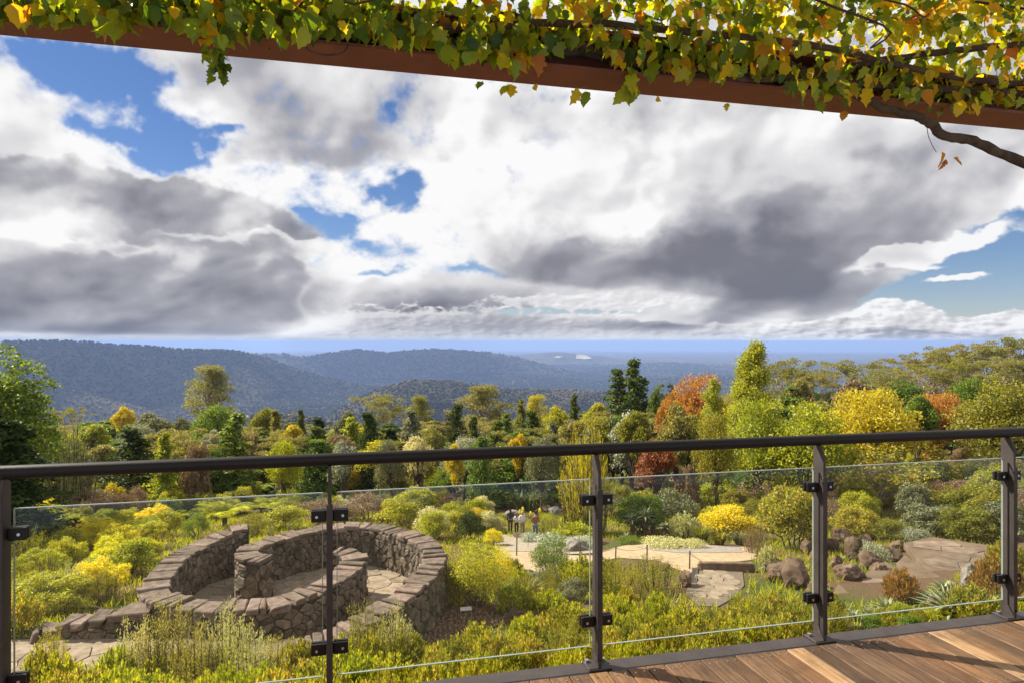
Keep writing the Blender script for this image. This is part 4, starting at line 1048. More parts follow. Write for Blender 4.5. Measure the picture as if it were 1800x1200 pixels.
# worn steps and platform at the right
M_SLAB = rmat('worn_slab', [(0.25, (0.0978, 0.0694, 0.0506)), (0.5, (0.184, 0.1344, 0.099)), (0.8, (0.2875, 0.2184, 0.165))], 1.6, .9, .6, 18, coord='Position', spec=.12, vary=.22, detail=10)
def inside_poly(x, y, poly):
    c = False; n = len(poly)
    for i_ in range(n):
        a, b = poly[i_], poly[(i_+1) % n]
        if (a[1] > y) != (b[1] > y) and x < (b[0]-a[0])*(y-a[1])/(b[1]-a[1])+a[0]: c = not c
    return c
def steps():
    root = empty('garden_steps', tuple(hit(1640, 1000)), 0, None, None); tag(root, 'worn stone platforms and steps among the rocks', kind='structure')
    O = np.array(root.location)
    for nm, poly, h in (('platform', [(1588,962),(1640,955),(1765,962),(1790,985),(1700,1008),(1660,998)], .50), ('step', [(1575,992),(1590,985),(1690,1012),(1672,1022),(1625,1010)], .30),
                        ('platform', [(1470,1028),(1555,1000),(1650,1024),(1640,1045),(1600,1055),(1500,1048)], .12), ('step', [(1462,1042),(1474,1030),(1506,1046),(1490,1066)], .05)):
        ps = [hit(x, y, h) for x, y in poly]; z = sum(p.z for p in ps)/len(ps)
        z = min(p.z for p in ps)*.5+z*.5
        mb = MB(); mb.prism([(p.x-O[0], p.y-O[1]) for p in ps][::-1] if True else None, z-O[2]-.35, z-O[2])
        me = mesh_data(nm, np.concatenate(mb.V), mb.F, M_CONC); bm = bmesh.new(); bm.from_mesh(me); bmesh.ops.recalc_face_normals(bm, faces=bm.faces); bmesh.ops.bevel(bm, geom=bm.edges[:], offset=.02, segments=1, affect='EDGES'); bm.to_mesh(me); bm.free()
        obj(nm, me, root)
        op = [(p.x-O[0], p.y-O[1]) for p in ps]; xs = [q[0] for q in op]; ys = [q[1] for q in op]; cc = np.mean(op, axis=0)
        op2 = [tuple(cc+(np.array(q)-cc)*.97) for q in op]
        for seed, poly in voronoi((min(xs), min(ys), max(xs), max(ys)), (1.35, .95), wr, .45):
            inn = [q for q in poly if inside_poly(q[0], q[1], op2)]
            if len(inn) < len(poly)-1 or len(inn) < 3: continue
            q0 = shrink(inn, .025); q1 = shrink(inn, .045); n = len(inn); h_ = z-O[2]+wr.uniform(.0, .02)
            V_ = [(a, b, h_-.04) for a, b in q0]+[(a, b, h_+.02) for a, b in q0]+[(a, b, h_+.03) for a, b in q1]
            mk('slab', V_, [(kk*n+j, kk*n+(j+1) % n, (kk+1)*n+(j+1) % n, (kk+1)*n+j) for kk in (0, 1) for j in range(n)]+[tuple(range(2*n, 3*n))], M_SLAB, root)
steps()
# rope barrier: posts are things, ropes hang between them
M_POST = rmat('weathered_post', [(.3, (.05, .04, .032)), (.7, (.13, .105, .085))], 8, .9, .4, 30, coord='Position')
M_ROPE = rmat('pale_rope', [(.3, (.42, .37, .28)), (.7, (.6, .54, .43))], 40, .95, coord='Position')
post_spots = [(908,977,32,'leftmost rope post, standing in front of the visitors'),(1019,992,38,'rope post just right of the bushy sapling'),(1082,988,28,'rope post right behind the middle railing post'),(1137,988,30,'rope post in the middle of the sand path edge'),(1212,1000,31,'rope post at the corner of the paved landing'),(1345,1006,14,'short rope post beside the silver bush'),(928,964,24,'thin wire stake by the seedling in the gravel')]
PT = []
for x, y, h, lab in post_spots:
    p = hit(x, y); H = h*p.y/FPX; rad = .035 if x != 928 else .012
    root = empty('rope_post', tuple(p), 0, lab, 'post', 'posts of the rope barrier')
    V_, F_ = tube_vf([(0, 0, -.1), (.01, 0, H*.5), (.02, .01, H)], [rad, rad*.95, rad*.9], 8); mk('stake', V_, F_, M_POST, root)
    V_, F_ = tube_vf([(.02, .01, H-.02), (.02, .01, H+.03)], rad*1.15, 8); mk('cap', V_, F_, M_POST, root)
    PT.append(Vector(p)+Vector((.02, .01, H-.06)))
def rope(a, b, sag, label, n=18):
    P = [(a.lerp(b, t)+Vector((0, 0, -4*sag*t*(1-t)))) for t in np.linspace(0, 1, n)]
    V_, F_ = tube_vf([tuple(p) for p in P], .016, 6); o = mk('rope', V_, F_, M_ROPE, None, smooth=True); tag(o, label, 'rope', 'ropes of the barrier')
rope(PT[1], PT[2], .25, 'short rope behind the middle railing post'); rope(PT[2], PT[3], .15, 'rope between the two middle path posts')
rope(PT[3], PT[4], .35, 'rope sagging along the sand path to the landing corner'); rope(PT[4], PT[5], .55, 'long rope sagging across the stone kerb')
e_ = hit(1424, 1006); rope(PT[5], Vector((e_.x, e_.y, e_.z+.35)), .1, 'rope running right from the short post to the boulder')
e_ = hit(1000, 950); rope(Vector((e_.x, e_.y, e_.z+.5)), Vector((hit(1046, 955)))+Vector((0, 0, .4)), .15, 'dark hose rope over the silver mat')
# steel drain grate beside the landing
a = hit(1219, 1026); b = hit(1222, 1000)
gr = empty('drain_grate', tuple(a), 0, 'narrow slotted steel drain beside the paved landing', 'drain')
d_ = (Vector((b.x, b.y, 0))-Vector((a.x, a.y, 0))); L_ = d_.length; ang = math.atan2(d_.y, d_.x); pit = math.atan2(b.z-a.z, L_)
gr.rotation_euler = (0, -pit, ang)
for sy in (-.11, .11): MB().box((L_/2, sy, .09), (L_, .03, .05)).build('side_rail', M_SCREW, gr)
for k in range(int(L_/.16)): MB().box((.08+k*.16, 0, .088), (.05, .2, .03)).build('bar', M_SCREW, gr)
# small name plate in the mulch
p = hit(819, 1076)
pl = empty('plant_label', tuple(p), .2, 'small white plant name plate in the mulch bed', 'sign')
MB().box((0, 0, .12), (.36, .02, .13), np.array(Matrix.Rotation(-.9, 3, 'X'))).build('plate', rmat('white_plate', [(.3, (.6, .62, .62)), (.7, (.75, .76, .76))], 5, .5), pl)
MB().box((-.1, .03, .04), (.02, .02, .16)).box((.1, .03, .04), (.02, .02, .16)).build('spike', M_POST, pl)
p = hit(982, 1058)
pl = empty('plant_label', tuple(p), -.4, 'tiny tilted pale plant label beside the fleshy shrub', 'sign')
MB().box((0, 0, .40), (.09, .012, .20), np.array(Matrix.Rotation(-.4, 3, 'Y'))).build('plate', MATS['white_plate'], pl); MB().box((.04, 0, .16), (.015, .012, .36)).build('spike', M_POST, pl)
# solar lamp on a pole in the right-hand beds
p = hit(1203, 872); s = p.y/FPX
lp = empty('solar_lamp', tuple(p), 0, 'slim pole with a tilted solar panel among the right-hand beds', 'lamp')
V_, F_ = tube_vf([(0, 0, -.2), (0, 0, 47*s)], .055, 10); mk('pole', V_, F_, MATS['grey_path'] if False else M_SCREW, lp, smooth=True)
MB().box((.15, 0, 52*s), (26*s, .9, .06), np.array(Matrix.Rotation(-.42, 3, 'Y'))).build('solar_panel', rmat('panel_back', [(.3, (.2, .22, .25)), (.7, (.34, .36, .4))], 4, .3), lp)
MB().box((0, 0, 47*s), (.16, .16, .22)).build('bracket', M_STEEL2, lp)
# picnic table and a pale sign in the lower garden
p = hit(905, 832); tb = empty('picnic_table', tuple(p), .3, 'small brown picnic table on the distant terrace', 'table')
M_TT = rmat('red_brown_timber', [(.3, (.16, .07, .04)), (.7, (.26, .13, .08))], 5, .8)
MB().box((0, 0, .74), (1.9, .8, .06)).build('table_top', M_TT, tb)
for sy in (-.75, .75): MB().box((0, sy, .44), (1.9, .3, .05)).build('bench_seat', M_TT, tb)
for sx in (-.7, .7): MB().box((sx, 0, .36), (.09, 1.5, .08)).box((sx, .3, .36), (.09, .09, .74)).box((sx, -.3, .36), (.09, .09, .74)).build('leg', M_TT, tb)
p = hit(919, 828); bn = empty('rubbish_bin', tuple(p), 0, 'small pale bin behind the picnic table', 'bin')
V_, F_ = tube_vf([(0, 0, 0), (0, 0, .8)], [.3, .34], 12); mk('drum', V_, F_, MATS['white_plate'], bn); V_, F_ = tube_vf([(0, 0, .8), (0, 0, .95)], [.36, .2], 12); mk('lid', V_, F_, M_STEEL2, bn)
p = hit(612, 838); sg = empty('garden_sign', tuple(p), .4, 'pale square sign beside the far path behind the railing post', 'sign')
MB().box((0, 0, 1.3), (.9, .05, .7)).build('board', MATS['white_plate'], sg)
for sx in (-.38, .38): MB().box((sx, .05, .6), (.07, .06, 1.4)).build('leg', M_POST, sg)

# ------------------------------------------------------------------ plants
LM = {
 'olive':   leafmat('foliage_olive', [(0, (.06, .07, .009)), (.5, (.16, .165, .017)), (1, (.29, .27, .035))]),
 'yellowgreen': leafmat('foliage_yellow_green', [(0, (.085, .115, .009)), (.5, (.245, .265, .016)), (1, (.43, .42, .03))]),
 'green':   leafmat('foliage_green', [(0, (.035, .07, .009)), (.5, (.095, .155, .015)), (1, (.19, .25, .03))]),
 'deep':    leafmat('foliage_deep_green', [(0, (.014, .026, .006)), (.55, (.04, .062, .012)), (1, (.10, .12, .022))], .28, spec=.08),
 'conifer': leafmat('foliage_conifer', [(0, (.025, .045, .009)), (.5, (.07, .10, .016)), (1, (.16, .18, .032))], .28, spec=.08),
 'euc':     leafmat('foliage_eucalypt', [(0, (.075, .08, .022)), (.5, (.18, .17, .045)), (1, (.30, .27, .085))]),
 'gold':    leafmat('foliage_gold', [(0, (.20, .16, .012)), (.5, (.37, .30, .016)), (1, (.47, .42, .03))]),
 'orange':  leafmat('foliage_orange', [(0, (.16, .06, .016)), (.45, (.36, .155, .028)), (.8, (.42, .22, .045)), (1, (.26, .2, .05))]),
 'red':     leafmat('foliage_red', [(0, (.09, .024, .014)), (.45, (.21, .05, .028)), (.75, (.27, .10, .035)), (1, (.20, .15, .03))]),
 'silver':  leafmat('foliage_silver', [(0, (.10, .115, .075)), (.5, (.24, .26, .17)), (1, (.46, .46, .36))], .2),
 'greygreen': leafmat('foliage_grey_green', [(0, (.05, .062, .03)), (.5, (.125, .14, .065)), (1, (.25, .25, .14))], .25),
 'bloom':   leafmat('foliage_yellow_bloom', [(0, (.22, .22, .012)), (.35, (.44, .41, .014)), (1, (.62, .56, .03))]),
 'tipped':  leafmat('foliage_red_tipped', [(0, (.08, .105, .010)), (.5, (.22, .23, .02)), (.82, (.42, .39, .05)), (.92, (.36, .17, .05)), (1, (.48, .38, .16))]),
 'brown':   leafmat('foliage_brown', [(0, (.09, .055, .03)), (.5, (.20, .135, .075)), (1, (.30, .22, .13))], .2),
 'rust':    leafmat('foliage_rust', [(0, (.10, .09, .02)), (.45, (.22, .17, .035)), (.7, (.30, .12, .05)), (1, (.40, .17, .10))]),
 'rosette': leafmat('foliage_rosette', [(0, (.10, .13, .055)), (.6, (.19, .22, .10)), (1, (.30, .30, .15))], .12),
 'fern':    leafmat('foliage_fern', [(0, (.11, .15, .018)), (.5, (.22, .26, .03)), (1, (.36, .37, .08))], .4),
 'mat':     leafmat('foliage_silver_mat', [(0, (.22, .25, .2)), (.5, (.40, .43, .36)), (1, (.58, .60, .52))], .15),
 'cream':   leafmat('foliage_cream', [(0, (.28, .28, .10)), (.5, (.46, .44, .2)), (1, (.62, .58, .34))], .2),
}
CW = {'olive':'olive','yellowgreen':'yellow-green','green':'green','deep':'deep green','conifer':'dark green','euc':'khaki','gold':'golden','orange':'orange','red':'red','silver':'silvery','greygreen':'grey-green','bloom':'bright yellow','tipped':'red-tipped','brown':'brown','rust':'rusty','rosette':'blue-green','fern':'lime','mat':'silver-white','cream':'cream'}
M_TRUNK = rmat('bark', [(.3, (.05, .036, .026)), (.7, (.14, .105, .08))], 3, .95, coord='Object', spec=.05)
M_TRUNKP = rmat('pale_gum_bark', [(.3, (.16, .125, .095)), (.55, (.34, .28, .23)), (.8, (.55, .48, .41))], 2, .9, coord='Object', spec=.1)
def unit(v): return v/(np.linalg.norm(v, axis=-1, keepdims=True)+1e-9)
def leaf_quads(P, out, L, w, g, droop=.1, loose=.8, nloose=.6):
    """rhombic leaves at points P, roughly facing out"""
    n = len(P); d = unit(out*.45+g.normal(0, loose, (n, 3))*.7+np.array([0, 0, -droop]))
    nr = unit(out+g.normal(0, nloose, (n, 3))); sd = unit(np.cross(d, nr))
    Ls = (L*g.uniform(.6, 1.25, n))[:, None]; ws = Ls*w
    a = P-d*Ls*.5; b = P+sd*ws*.5-d*Ls*.06; c = P+d*Ls*.5; e = P-sd*ws*.5-d*Ls*.06
    V = np.stack([a, b, c, e], 1).reshape(-1, 3); F = np.arange(4*n).reshape(-1, 4); return V, F
def clump_leaves(C, R, n, L, w, g, lower=.35, shell=.6, **k):
    C = np.asarray(C, float); R = np.asarray(R, float)
    if R.ndim == 1: R = np.stack([R]*3, 1)
    wt = R.prod(1)**(2/3); idx = g.choice(len(C), n, p=wt/wt.sum())
    d = unit(g.normal(0, 1, (n, 3))); flip = (d[:, 2] < 0) & (g.random(n) > lower); d[flip, 2] *= -1
    rad = shell+(1-shell)*g.random(n)**.7
    P = C[idx]+d*R[idx]*rad[:, None]*(1+.12*g.normal(0, 1, n))[:, None]
    return leaf_quads(P, d, L, w, g, **k)
def wood(branches, sides=5):
    V = []; F = []; n = 0
    for pts, r0, r1 in branches:
        v, f = tube_vf(pts, np.linspace(r0, r1, len(pts)), sides, False); V.append(v); F.append(np.array(f)+n); n += len(v)
    return np.concatenate(V), np.concatenate(F)
def bend(a, b, g, k=.12, n=5):
    a = np.array(a, float); b = np.array(b, float); t = np.linspace(0, 1, n)[:, None]; L_ = np.linalg.norm(b-a)
    P = a+(b-a)*t; P[1:-1] += g.normal(0, k*L_*.5, (n-2, 3)); P[:, 2] += (np.sin(t[:, 0]*math.pi)*L_*.06); return P
PROTO = {}
def proto(name, kind, crown, stem, h, w, stem_mat, parts):
    cm = mesh_data(name+'_'+parts[1], *crown, LM['olive']); sm_ = mesh_data(name+'_'+parts[0], *stem, stem_mat, True) if stem else None
    PROTO[name] = dict(kind=kind, crown=cm, stem=sm_, h=h, w=w, parts=parts)
TREE = ('trunk', 'crown'); SHRUB = ('stems', 'foliage')
def broadleaf(name, seed, h=10., w=8., n=9500, k=62, L=.30, trunk=.2, top=1.0, lo=.15):
    g = np.random.default_rng(seed); C = []; R = []
    for _ in range(k):
        u = unit(g.normal(0, 1, 3)); u[2] = abs(u[2])*1.1-.35 if g.random() < .85 else u[2]; rr = g.uniform(.45, .92)
        zc = h*(trunk+lo+(1-trunk-lo)*.5); C.append([u[0]*rr*w/2*.86, u[1]*rr*w/2*.86, zc+u[2]*rr*h*(1-trunk-lo)*.56]); R.append(g.choice((.08, .11, .15, .19))*g.uniform(.85, 1.15)*w*(1-.2*rr))
    C = np.array(C); R = np.array(R); C[:, 2] = np.clip(C[:, 2], h*trunk, h-R*.9)
    R3 = np.stack([R, R, R*.8], 1)
    cr = clump_leaves(C, R3, n, L, .62, g)
    br = [(bend((0, 0, -.3), (g.normal(0, .2), g.normal(0, .2), h*.75), g, .05, 7), w*.035, w*.008)]
    for i_ in g.choice(k, 16, replace=False): br.append((bend((0, 0, h*g.uniform(.12, .45)), C[i_], g), w*.014, w*.004))
    proto(name, 'tree', cr, wood(br), h, w, M_TRUNK, TREE)
def eucalypt(name, seed, h=16., w=12., n=8500, k=30, L=.34):
    g = np.random.default_rng(seed); C = []; R = []; br = []
    fork = h*g.uniform(.28, .42); lean = np.array([g.normal(0, .05), g.normal(0, .05), 1])
    br.append((bend((0, 0, -.5), lean*fork, g, .04, 6), w*.028, w*.018))
    limbs = []
    for i_ in range(7):
        a = i_/7*2*math.pi+g.uniform(-.4, .4); rr = g.uniform(.25, .46)*w; e = np.array([math.cos(a)*rr, math.sin(a)*rr, h*(g.uniform(.70, .86))]); limbs.append(e)
        br.append((bend(lean*fork*g.uniform(.8, 1), e, g, .13, 7), w*.014, w*.005))
    limbs.append(np.array([0, 0, h*.9])); br.append((bend(lean*fork, limbs[-1], g, .1, 6), w*.016, w*.005))
    for e in limbs:
        for j in range(k//len(limbs)+1):
            c = e+np.array([g.normal(0, .11*w), g.normal(0, .11*w), g.normal(.02*h, .07*h)]); C.append(c); R.append(g.uniform(.055, .105)*w)
            br.append((bend(e*.75+lean*fork*.25, c, g, .12, 4), w*.005, w*.002))
    for j in range(8):
        e = limbs[g.integers(len(limbs))]; c = e*.7+np.array([g.normal(0, .1*w), g.normal(0, .1*w), h*.06]); C.append(c); R.append(g.uniform(.04, .07)*w)
    C = np.array(C); R = np.array(R); C[:, 2] = np.minimum(C[:, 2], h-R*.5)
    cr = clump_leaves(C, np.stack([R*1.35, R*1.35, R*.62], 1), n, L, .42, g, lower=.22, shell=.45, droop=.25)
    proto(name, 'tree', cr, wood(br), h, w, M_TRUNKP, TREE)
def conifer(name, seed, h=12., w=6., n=11000, L=.42, levels=20, power=.8, droop=.12, gapz=.75, top=.0):
    g = np.random.default_rng(seed); P = []; O = []; br = [(bend((0, 0, -.3), (0, 0, h*.98), g, .008, 6), w*.03, w*.004)]
    per = n//(levels*9)
    for l in range(levels):
        t = (l+.5)/levels; z = h*(.07+.93*t); ox, oy = .05*w*math.sin(l*1.7+seed), .05*w*math.cos(l*1.3+seed*2); rad = w/2*((1-t)**power*(1-top)+top*math.sqrt(max(0, 1-t*t)))*g.uniform(.8, 1.12)+.12
        for b in range(9):
            a = b/9*2*math.pi+l*1.1+g.uniform(-.25, .25); rb = rad*g.uniform(.5, 1.22)
            u = g.random(per)**.45; sp = .05*w*(1-t*.5)+.06
            x = ox+np.cos(a)*rb*u+g.normal(0, sp, per)*.9; y = oy+np.sin(a)*rb*u+g.normal(0, sp, per)*.9
            zz = z-droop*rb*u*u*2+.10*rb*u**4+g.normal(0, h/levels*gapz*.35, per)
            P.append(np.stack([x, y, zz], 1)); O.append(np.stack([np.cos(a)*np.ones(per), np.sin(a)*np.ones(per), .55*np.ones(per)], 1))
            if b % 3 == 0 and t < .85: br.append((np.array([(0, 0, z), (np.cos(a)*rb*.8, np.sin(a)*rb*.8, z-droop*rb)]), w*.006, w*.002))
    P = np.concatenate(P); O = unit(np.concatenate(O)); proto(name, 'tree', leaf_quads(P, O, L, .42, g, droop=.3, loose=.55), wood(br), h, w, M_TRUNK, TREE)
def shrub(name, seed, h=1.4, w=2.0, n=7000, k=34, L=.085, wf=.5, lower=.3, up=0.0, stemn=9, spread=.5, cr=(.11, .2)):
    g = np.random.default_rng(seed); C = []; R = []
    for _ in range(k):
        a = g.uniform(0, 2*math.pi); rr = math.sqrt(g.random())*.86; zt = h*math.sqrt(max(.03, 1-(rr*.93)**2))
        C.append([math.cos(a)*rr*w/2*.85, math.sin(a)*rr*w/2*.85, zt*g.uniform(.35, .88)]); R.append(g.uniform(*cr)*w)
    C = np.array(C); R = np.array(R); R3 = np.stack([R, R, R*(.62*h/w+.38)], 1); C[:, 2] = np.minimum(C[:, 2], h-R3[:, 2]*.8)
    cv = clump_leaves(C, R3, n, L, wf, g, lower=lower, shell=spread, droop=-up)
    br = [(bend((g.normal(0, .05*w), g.normal(0, .05*w), -.1), C[g.integers(k)], g, .12, 5), .012*w, .004*w) for _ in range(stemn)]
    proto(name, 'shrub', cv, wood(br, 4), h, w, M_TRUNK, SHRUB)
def shoots(name, seed, h=1.1, w=1.6, ns=130, per=30, L=.10, wf=.34, tall=.42, flare=.5, open_=.55):
    """upright leafy shoots (cone bushes, heaths)"""
    g = np.random.default_rng(seed); P = []; D = []; br = []
    for s in range(ns):
        a = g.uniform(0, 2*math.pi); rr = math.sqrt(g.random()); x0 = np.array([math.cos(a)*rr*w/2*.8, math.sin(a)*rr*w/2*.8, 0])
        top = h*(math.sqrt(max(.05, 1-.8*rr*rr)))*g.uniform(.78, 1.12); ln = tall*h*g.uniform(.7, 1.3)
        ax = unit(np.array([x0[0]*flare/w*2+g.normal(0, .12), x0[1]*flare/w*2+g.normal(0, .12), 1.0]))
        base = x0+np.array([0, 0, top])-ax*ln; u = g.random(per)**.8
        th = g.uniform(0, 2*math.pi, per); side = np.stack([np.cos(th), np.sin(th), np.zeros(per)], 1)
        P.append(base+ax*ln*u[:, None]+side*.018*h); D.append(unit(ax*1.0+side*(open_*(1.15-u[:, None]*.6))))
        if s % 3 == 0: br.append((np.array([x0*.35+np.array([0, 0, -.08]), x0*.8+np.array([0, 0, max(.05, top-ln)]), base+ax*ln*.9]), .011*h, .004*h))
    P = np.concatenate(P); D = np.concatenate(D); n = len(P)
    nr = unit(g.normal(0, 1, (n, 3))); sd = unit(np.cross(D, nr)); Ls = (L*g.uniform(.6, 1.3, n))[:, None]
    V = np.stack([P, P+D*Ls*.5+sd*Ls*wf*.5, P+D*Ls, P+D*Ls*.5-sd*Ls*wf*.5], 1).reshape(-1, 3)
    proto(name, 'shrub', (V, np.arange(4*n).reshape(-1, 4)), wood(br, 4), h, w, M_TRUNK, SHRUB)
def fern(name, seed, h=1.6, w=3.0, nf=16):
    g = np.random.default_rng(seed); V = []; F = []; n0 = 0
    for f in range(nf):
        a = f/nf*2*math.pi+g.uniform(-.2, .2); R = w/2*g.uniform(.75, 1.1); lift = h*g.uniform(.75, 1.1); m_ = 26
        t = np.linspace(.04, 1, m_); rx = R*t; rz = .25*h+lift*(1.9*t-1.55*t*t)*.62
        dx, dy = math.cos(a), math.sin(a); px_, py_ = -dy, dx
        wd = R*.30*np.sin(np.clip(t*1.05, 0, 1)*math.pi)**.7*(1-.35*t)+.01
        for i_ in range(m_-1):
            c = np.array([dx*rx[i_], dy*rx[i_], rz[i_]]); f2 = np.array([dx, dy, .2])*R/m_*.55
            for s in (-1, 1):
                tip = c+np.array([px_*s, py_*s, -.22])*wd[i_]+f2*2.2; b = c+f2*.8
                V += [c, b+np.array([px_*s, py_*s, .02])*wd[i_]*.4, tip, c*.5+tip*.5-f2*.5]; F.append((n0, n0+1, n0+2, n0+3)); n0 += 4
    br = [(np.array([(0, 0, -.3), (0, 0, .28*h)]), .09, .11)]
    proto(name, 'fern', (np.array(V), np.array(F)), wood(br, 6), h, w, M_TRUNK, ('trunk', 'fronds'))
def blade(a, tilt, L, w, th, g, curl=.35, z0=.05, seg=4):
    """one thick tapering leaf"""
    V = []; F = []
    for i_ in range(seg+1):
        t = i_/seg; el = tilt-curl*t; r_ = L*t
        c = np.array([math.cos(a)*math.cos(el)*r_, math.sin(a)*math.cos(el)*r_, z0+math.sin(el)*r_]); sd = np.array([-math.sin(a), math.cos(a), 0])
        ww = w*(1-t**1.6)*.5+.002; up = np.array([-math.cos(a)*math.sin(el), -math.sin(a)*math.sin(el), math.cos(el)])
        V += [c-sd*ww+up*ww*.35, c-up*th*(1-t), c+sd*ww+up*ww*.35]
    for i_ in range(seg):
        b = 3*i_; F += [(b, b+1, b+4, b+3), (b+1, b+2, b+5, b+4), (b+3, b+5, b+2, b)]
    return np.array(V), F
def rosette(name, seed, h=.9, w=1.3, nb=34, wf=.11, stalk=.0):
    g = np.random.default_rng(seed); mb = MB()
    for i_ in range(nb):
        u = (i_+.5)/nb; V, F = blade(i_*2.399, .15+1.25*(1-u)**.9*1.0, w/2*(.75+.35*u)*g.uniform(.85, 1.1), w*wf, w*.03, g, g.uniform(.1, .5), stalk+.06); mb.add(V, F)
    st = (np.array([(0, 0, -.2), (0, 0, stalk+.12)]), w*.11, w*.10)
    cm = mesh_data(name+'_leaves', np.concatenate(mb.V), mb.F, LM['rosette']); sm_ = mesh_data(name+'_stem', *wood([st], 8), M_TRUNK, True)
    PROTO[name] = dict(kind='rosette', crown=cm, stem=sm_, h=h+stalk, w=w, parts=('stem', 'leaves'))
def tuft(name, seed, h=.8, w=1.2, nb=260, wf=.02):
    g = np.random.default_rng(seed); V = []; F = []; n0 = 0
    for i_ in range(nb):
        a = g.uniform(0, 2*math.pi); l = h*g.uniform(.6, 1.15); o = w*.12*g.random(); lean = g.uniform(.1, .75)
        p0 = np.array([math.cos(a)*o, math.sin(a)*o, 0]); p1 = p0+np.array([math.cos(a)*lean*l*.35, math.sin(a)*lean*l*.35, l*.6]); p2 = p0+np.array([math.cos(a)*lean*l, math.sin(a)*lean*l, l*(1-lean*.35)])
        s = np.array([-math.sin(a), math.cos(a), 0])*w*wf
        V += [p0-s, p0+s, p1+s*.8, p1-s*.8, p2]; F += [(n0, n0+1, n0+2, n0+3), (n0+3, n0+2, n0+4)]; n0 += 5
    cm = mesh_data(name+'_blades', V, F, LM['olive']); PROTO[name] = dict(kind='tuft', crown=cm, stem=None, h=h, w=w, parts=('stems', 'blades'))
def twiggy(name, seed, h=3., w=3.6, n=2600, L=.16):
    """open shrub of bare grey twigs with few leaves"""
    g = np.random.default_rng(seed); br = []; tips = []
    def grow(p, d, l, r, dep):
        e = p+d*l; br.append((bend(p, e, g, .12, 4), r, r*.6))
        if dep == 0: tips.append(e); return
        for _ in range(3 if dep > 1 else 4): grow(p+(e-p)*g.uniform(.6, 1), unit(d+g.normal(0, .55, 3)+np.array([0, 0, .12])), l*g.uniform(.55, .8), r*.55, dep-1)
    for i_ in range(6):
        a = i_*1.05+g.uniform(-.3, .3); grow(np.array([0, 0, -.1]), unit(np.array([math.cos(a)*.75, math.sin(a)*.75, 1.])), h*.42, .035*h/3, 3)
    tips = np.array(tips); s = np.array([w/2/np.percentile(abs(tips[:, :2]), 97)]*2+[h/np.percentile(tips[:, 2], 98)]); tips = tips*s
    br = [(np.asarray(p)*s, a, b) for p, a, b in br]
    P = tips[g.integers(len(tips), size=n)]+g.normal(0, .13, (n, 3)); O = unit(g.normal(0, 1, (n, 3))+np.array([0, 0, .6]))
    proto(name, 'shrub', leaf_quads(P, O, L, .5, g), wood(br, 3), h, w, M_TRUNKP, SHRUB)
broadleaf('round_a', 1); broadleaf('round_b', 2, k=46, n=10000); broadleaf('round_c', 3, h=10, w=11, k=80, n=15000, L=.26, trunk=.08, lo=.06)
broadleaf('tall_a', 4, h=14, w=6.4, n=11000, k=70, L=.28, trunk=.06, lo=.05)
broadleaf('tall_b', 16, h=13, w=7.5, n=17000, k=95, L=.22, trunk=.05, lo=.05)
broadleaf('near_a', 5, h=10, w=10, n=16000, k=90, L=.24, trunk=.05, lo=.05)
eucalypt('gum_a', 6); eucalypt('gum_b', 7, h=15, w=13, k=38); eucalypt('gum_c', 8, h=15, w=14, k=44, n=10500)
def tall_gum(name, seed, h=18., w=11., n=13000, L=.34):
    g = np.random.default_rng(seed); C = []; R = []; br = [(bend((0, 0, -.5), (.4, .2, h*.8), g, .05, 8), w*.026, w*.008)]
    for k in range(52):
        z = h*g.uniform(.36, .95); t = (z/h-.36)/.6; rr = w/2*math.sin(min(1, .25+t*.9)*math.pi*.92)**.7*g.uniform(.35, 1.0); a = g.uniform(0, 6.28)
        c = np.array([math.cos(a)*rr, math.sin(a)*rr, z]); C.append(c); R.append(g.uniform(.09, .15)*w); br.append((bend((.2, .1, z*.72), c, g, .1, 5), w*.009, w*.003))
    C = np.array(C); R = np.array(R); C[:, 2] = np.minimum(C[:, 2], h-R*.6)
    proto(name, 'tree', clump_leaves(C, np.stack([R*1.15, R*1.15, R*.95], 1), n, L, .45, g, lower=.3, shell=.45, droop=.2), wood(br), h, w, M_TRUNKP, TREE)
tall_gum('gum_d', 17)
conifer('fir_a', 9); conifer('fir_b', 10, h=13, w=6.5, levels=15, gapz=.5, droop=.05, n=8000); conifer('fir_c', 18, h=12, w=6.4, levels=14, gapz=.6, droop=.2, power=.7); conifer('cypress', 12, h=11, w=2.8, n=6000, levels=24, power=.6)
conifer('bunya', 13, h=12, w=7, n=9000, levels=17, power=.55, droop=.10, L=.4, top=.35); conifer('redwood', 14, h=15, w=6.2, n=22000, levels=26, power=.6, L=.26, droop=-.06, gapz=1.3)
broadleaf('weep', 15, h=9, w=7, n=11000, k=70, L=.34, trunk=.03, lo=.02)
shrub('dome_a', 21); shrub('dome_b', 22, h=1.7, w=2.2, k=26); shrub('dome_fine', 23, n=11000, L=.05, k=44); shrub('dome_big', 24, h=2.6, w=3.4, n=12000, L=.13, k=90, cr=(.06, .14))
shrub('sapling', 25, h=2.5, w=2.0, n=9000, L=.075, k=60, wf=.35, lower=.5, stemn=8)
shrub('mat_a', 26, h=.35, w=1.6, n=6000, L=.05, k=50); shrub('cloud_pine', 27, h=1.6, w=2.6, n=12000, L=.11, k=85, wf=.26, lower=.12, cr=(.055, .11), spread=.35)
shoots('cone_a', 31); shoots('cone_b', 32, ns=150, per=26, tall=.5, L=.115, wf=.28); shoots('wisp_a', 33, h=1.7, w=1.7, ns=70, per=95, L=.055, wf=.26, tall=.75, flare=.35, open_=.8)
shoots('wisp_b', 34, h=1.3, w=2.0, ns=130, per=60, L=.05, wf=.22, tall=.7, flare=.7, open_=.7); shoots('feather', 35, h=3.2, w=4.4, ns=260, per=42, L=.13, wf=.18, tall=.6, flare=.9, open_=.45)
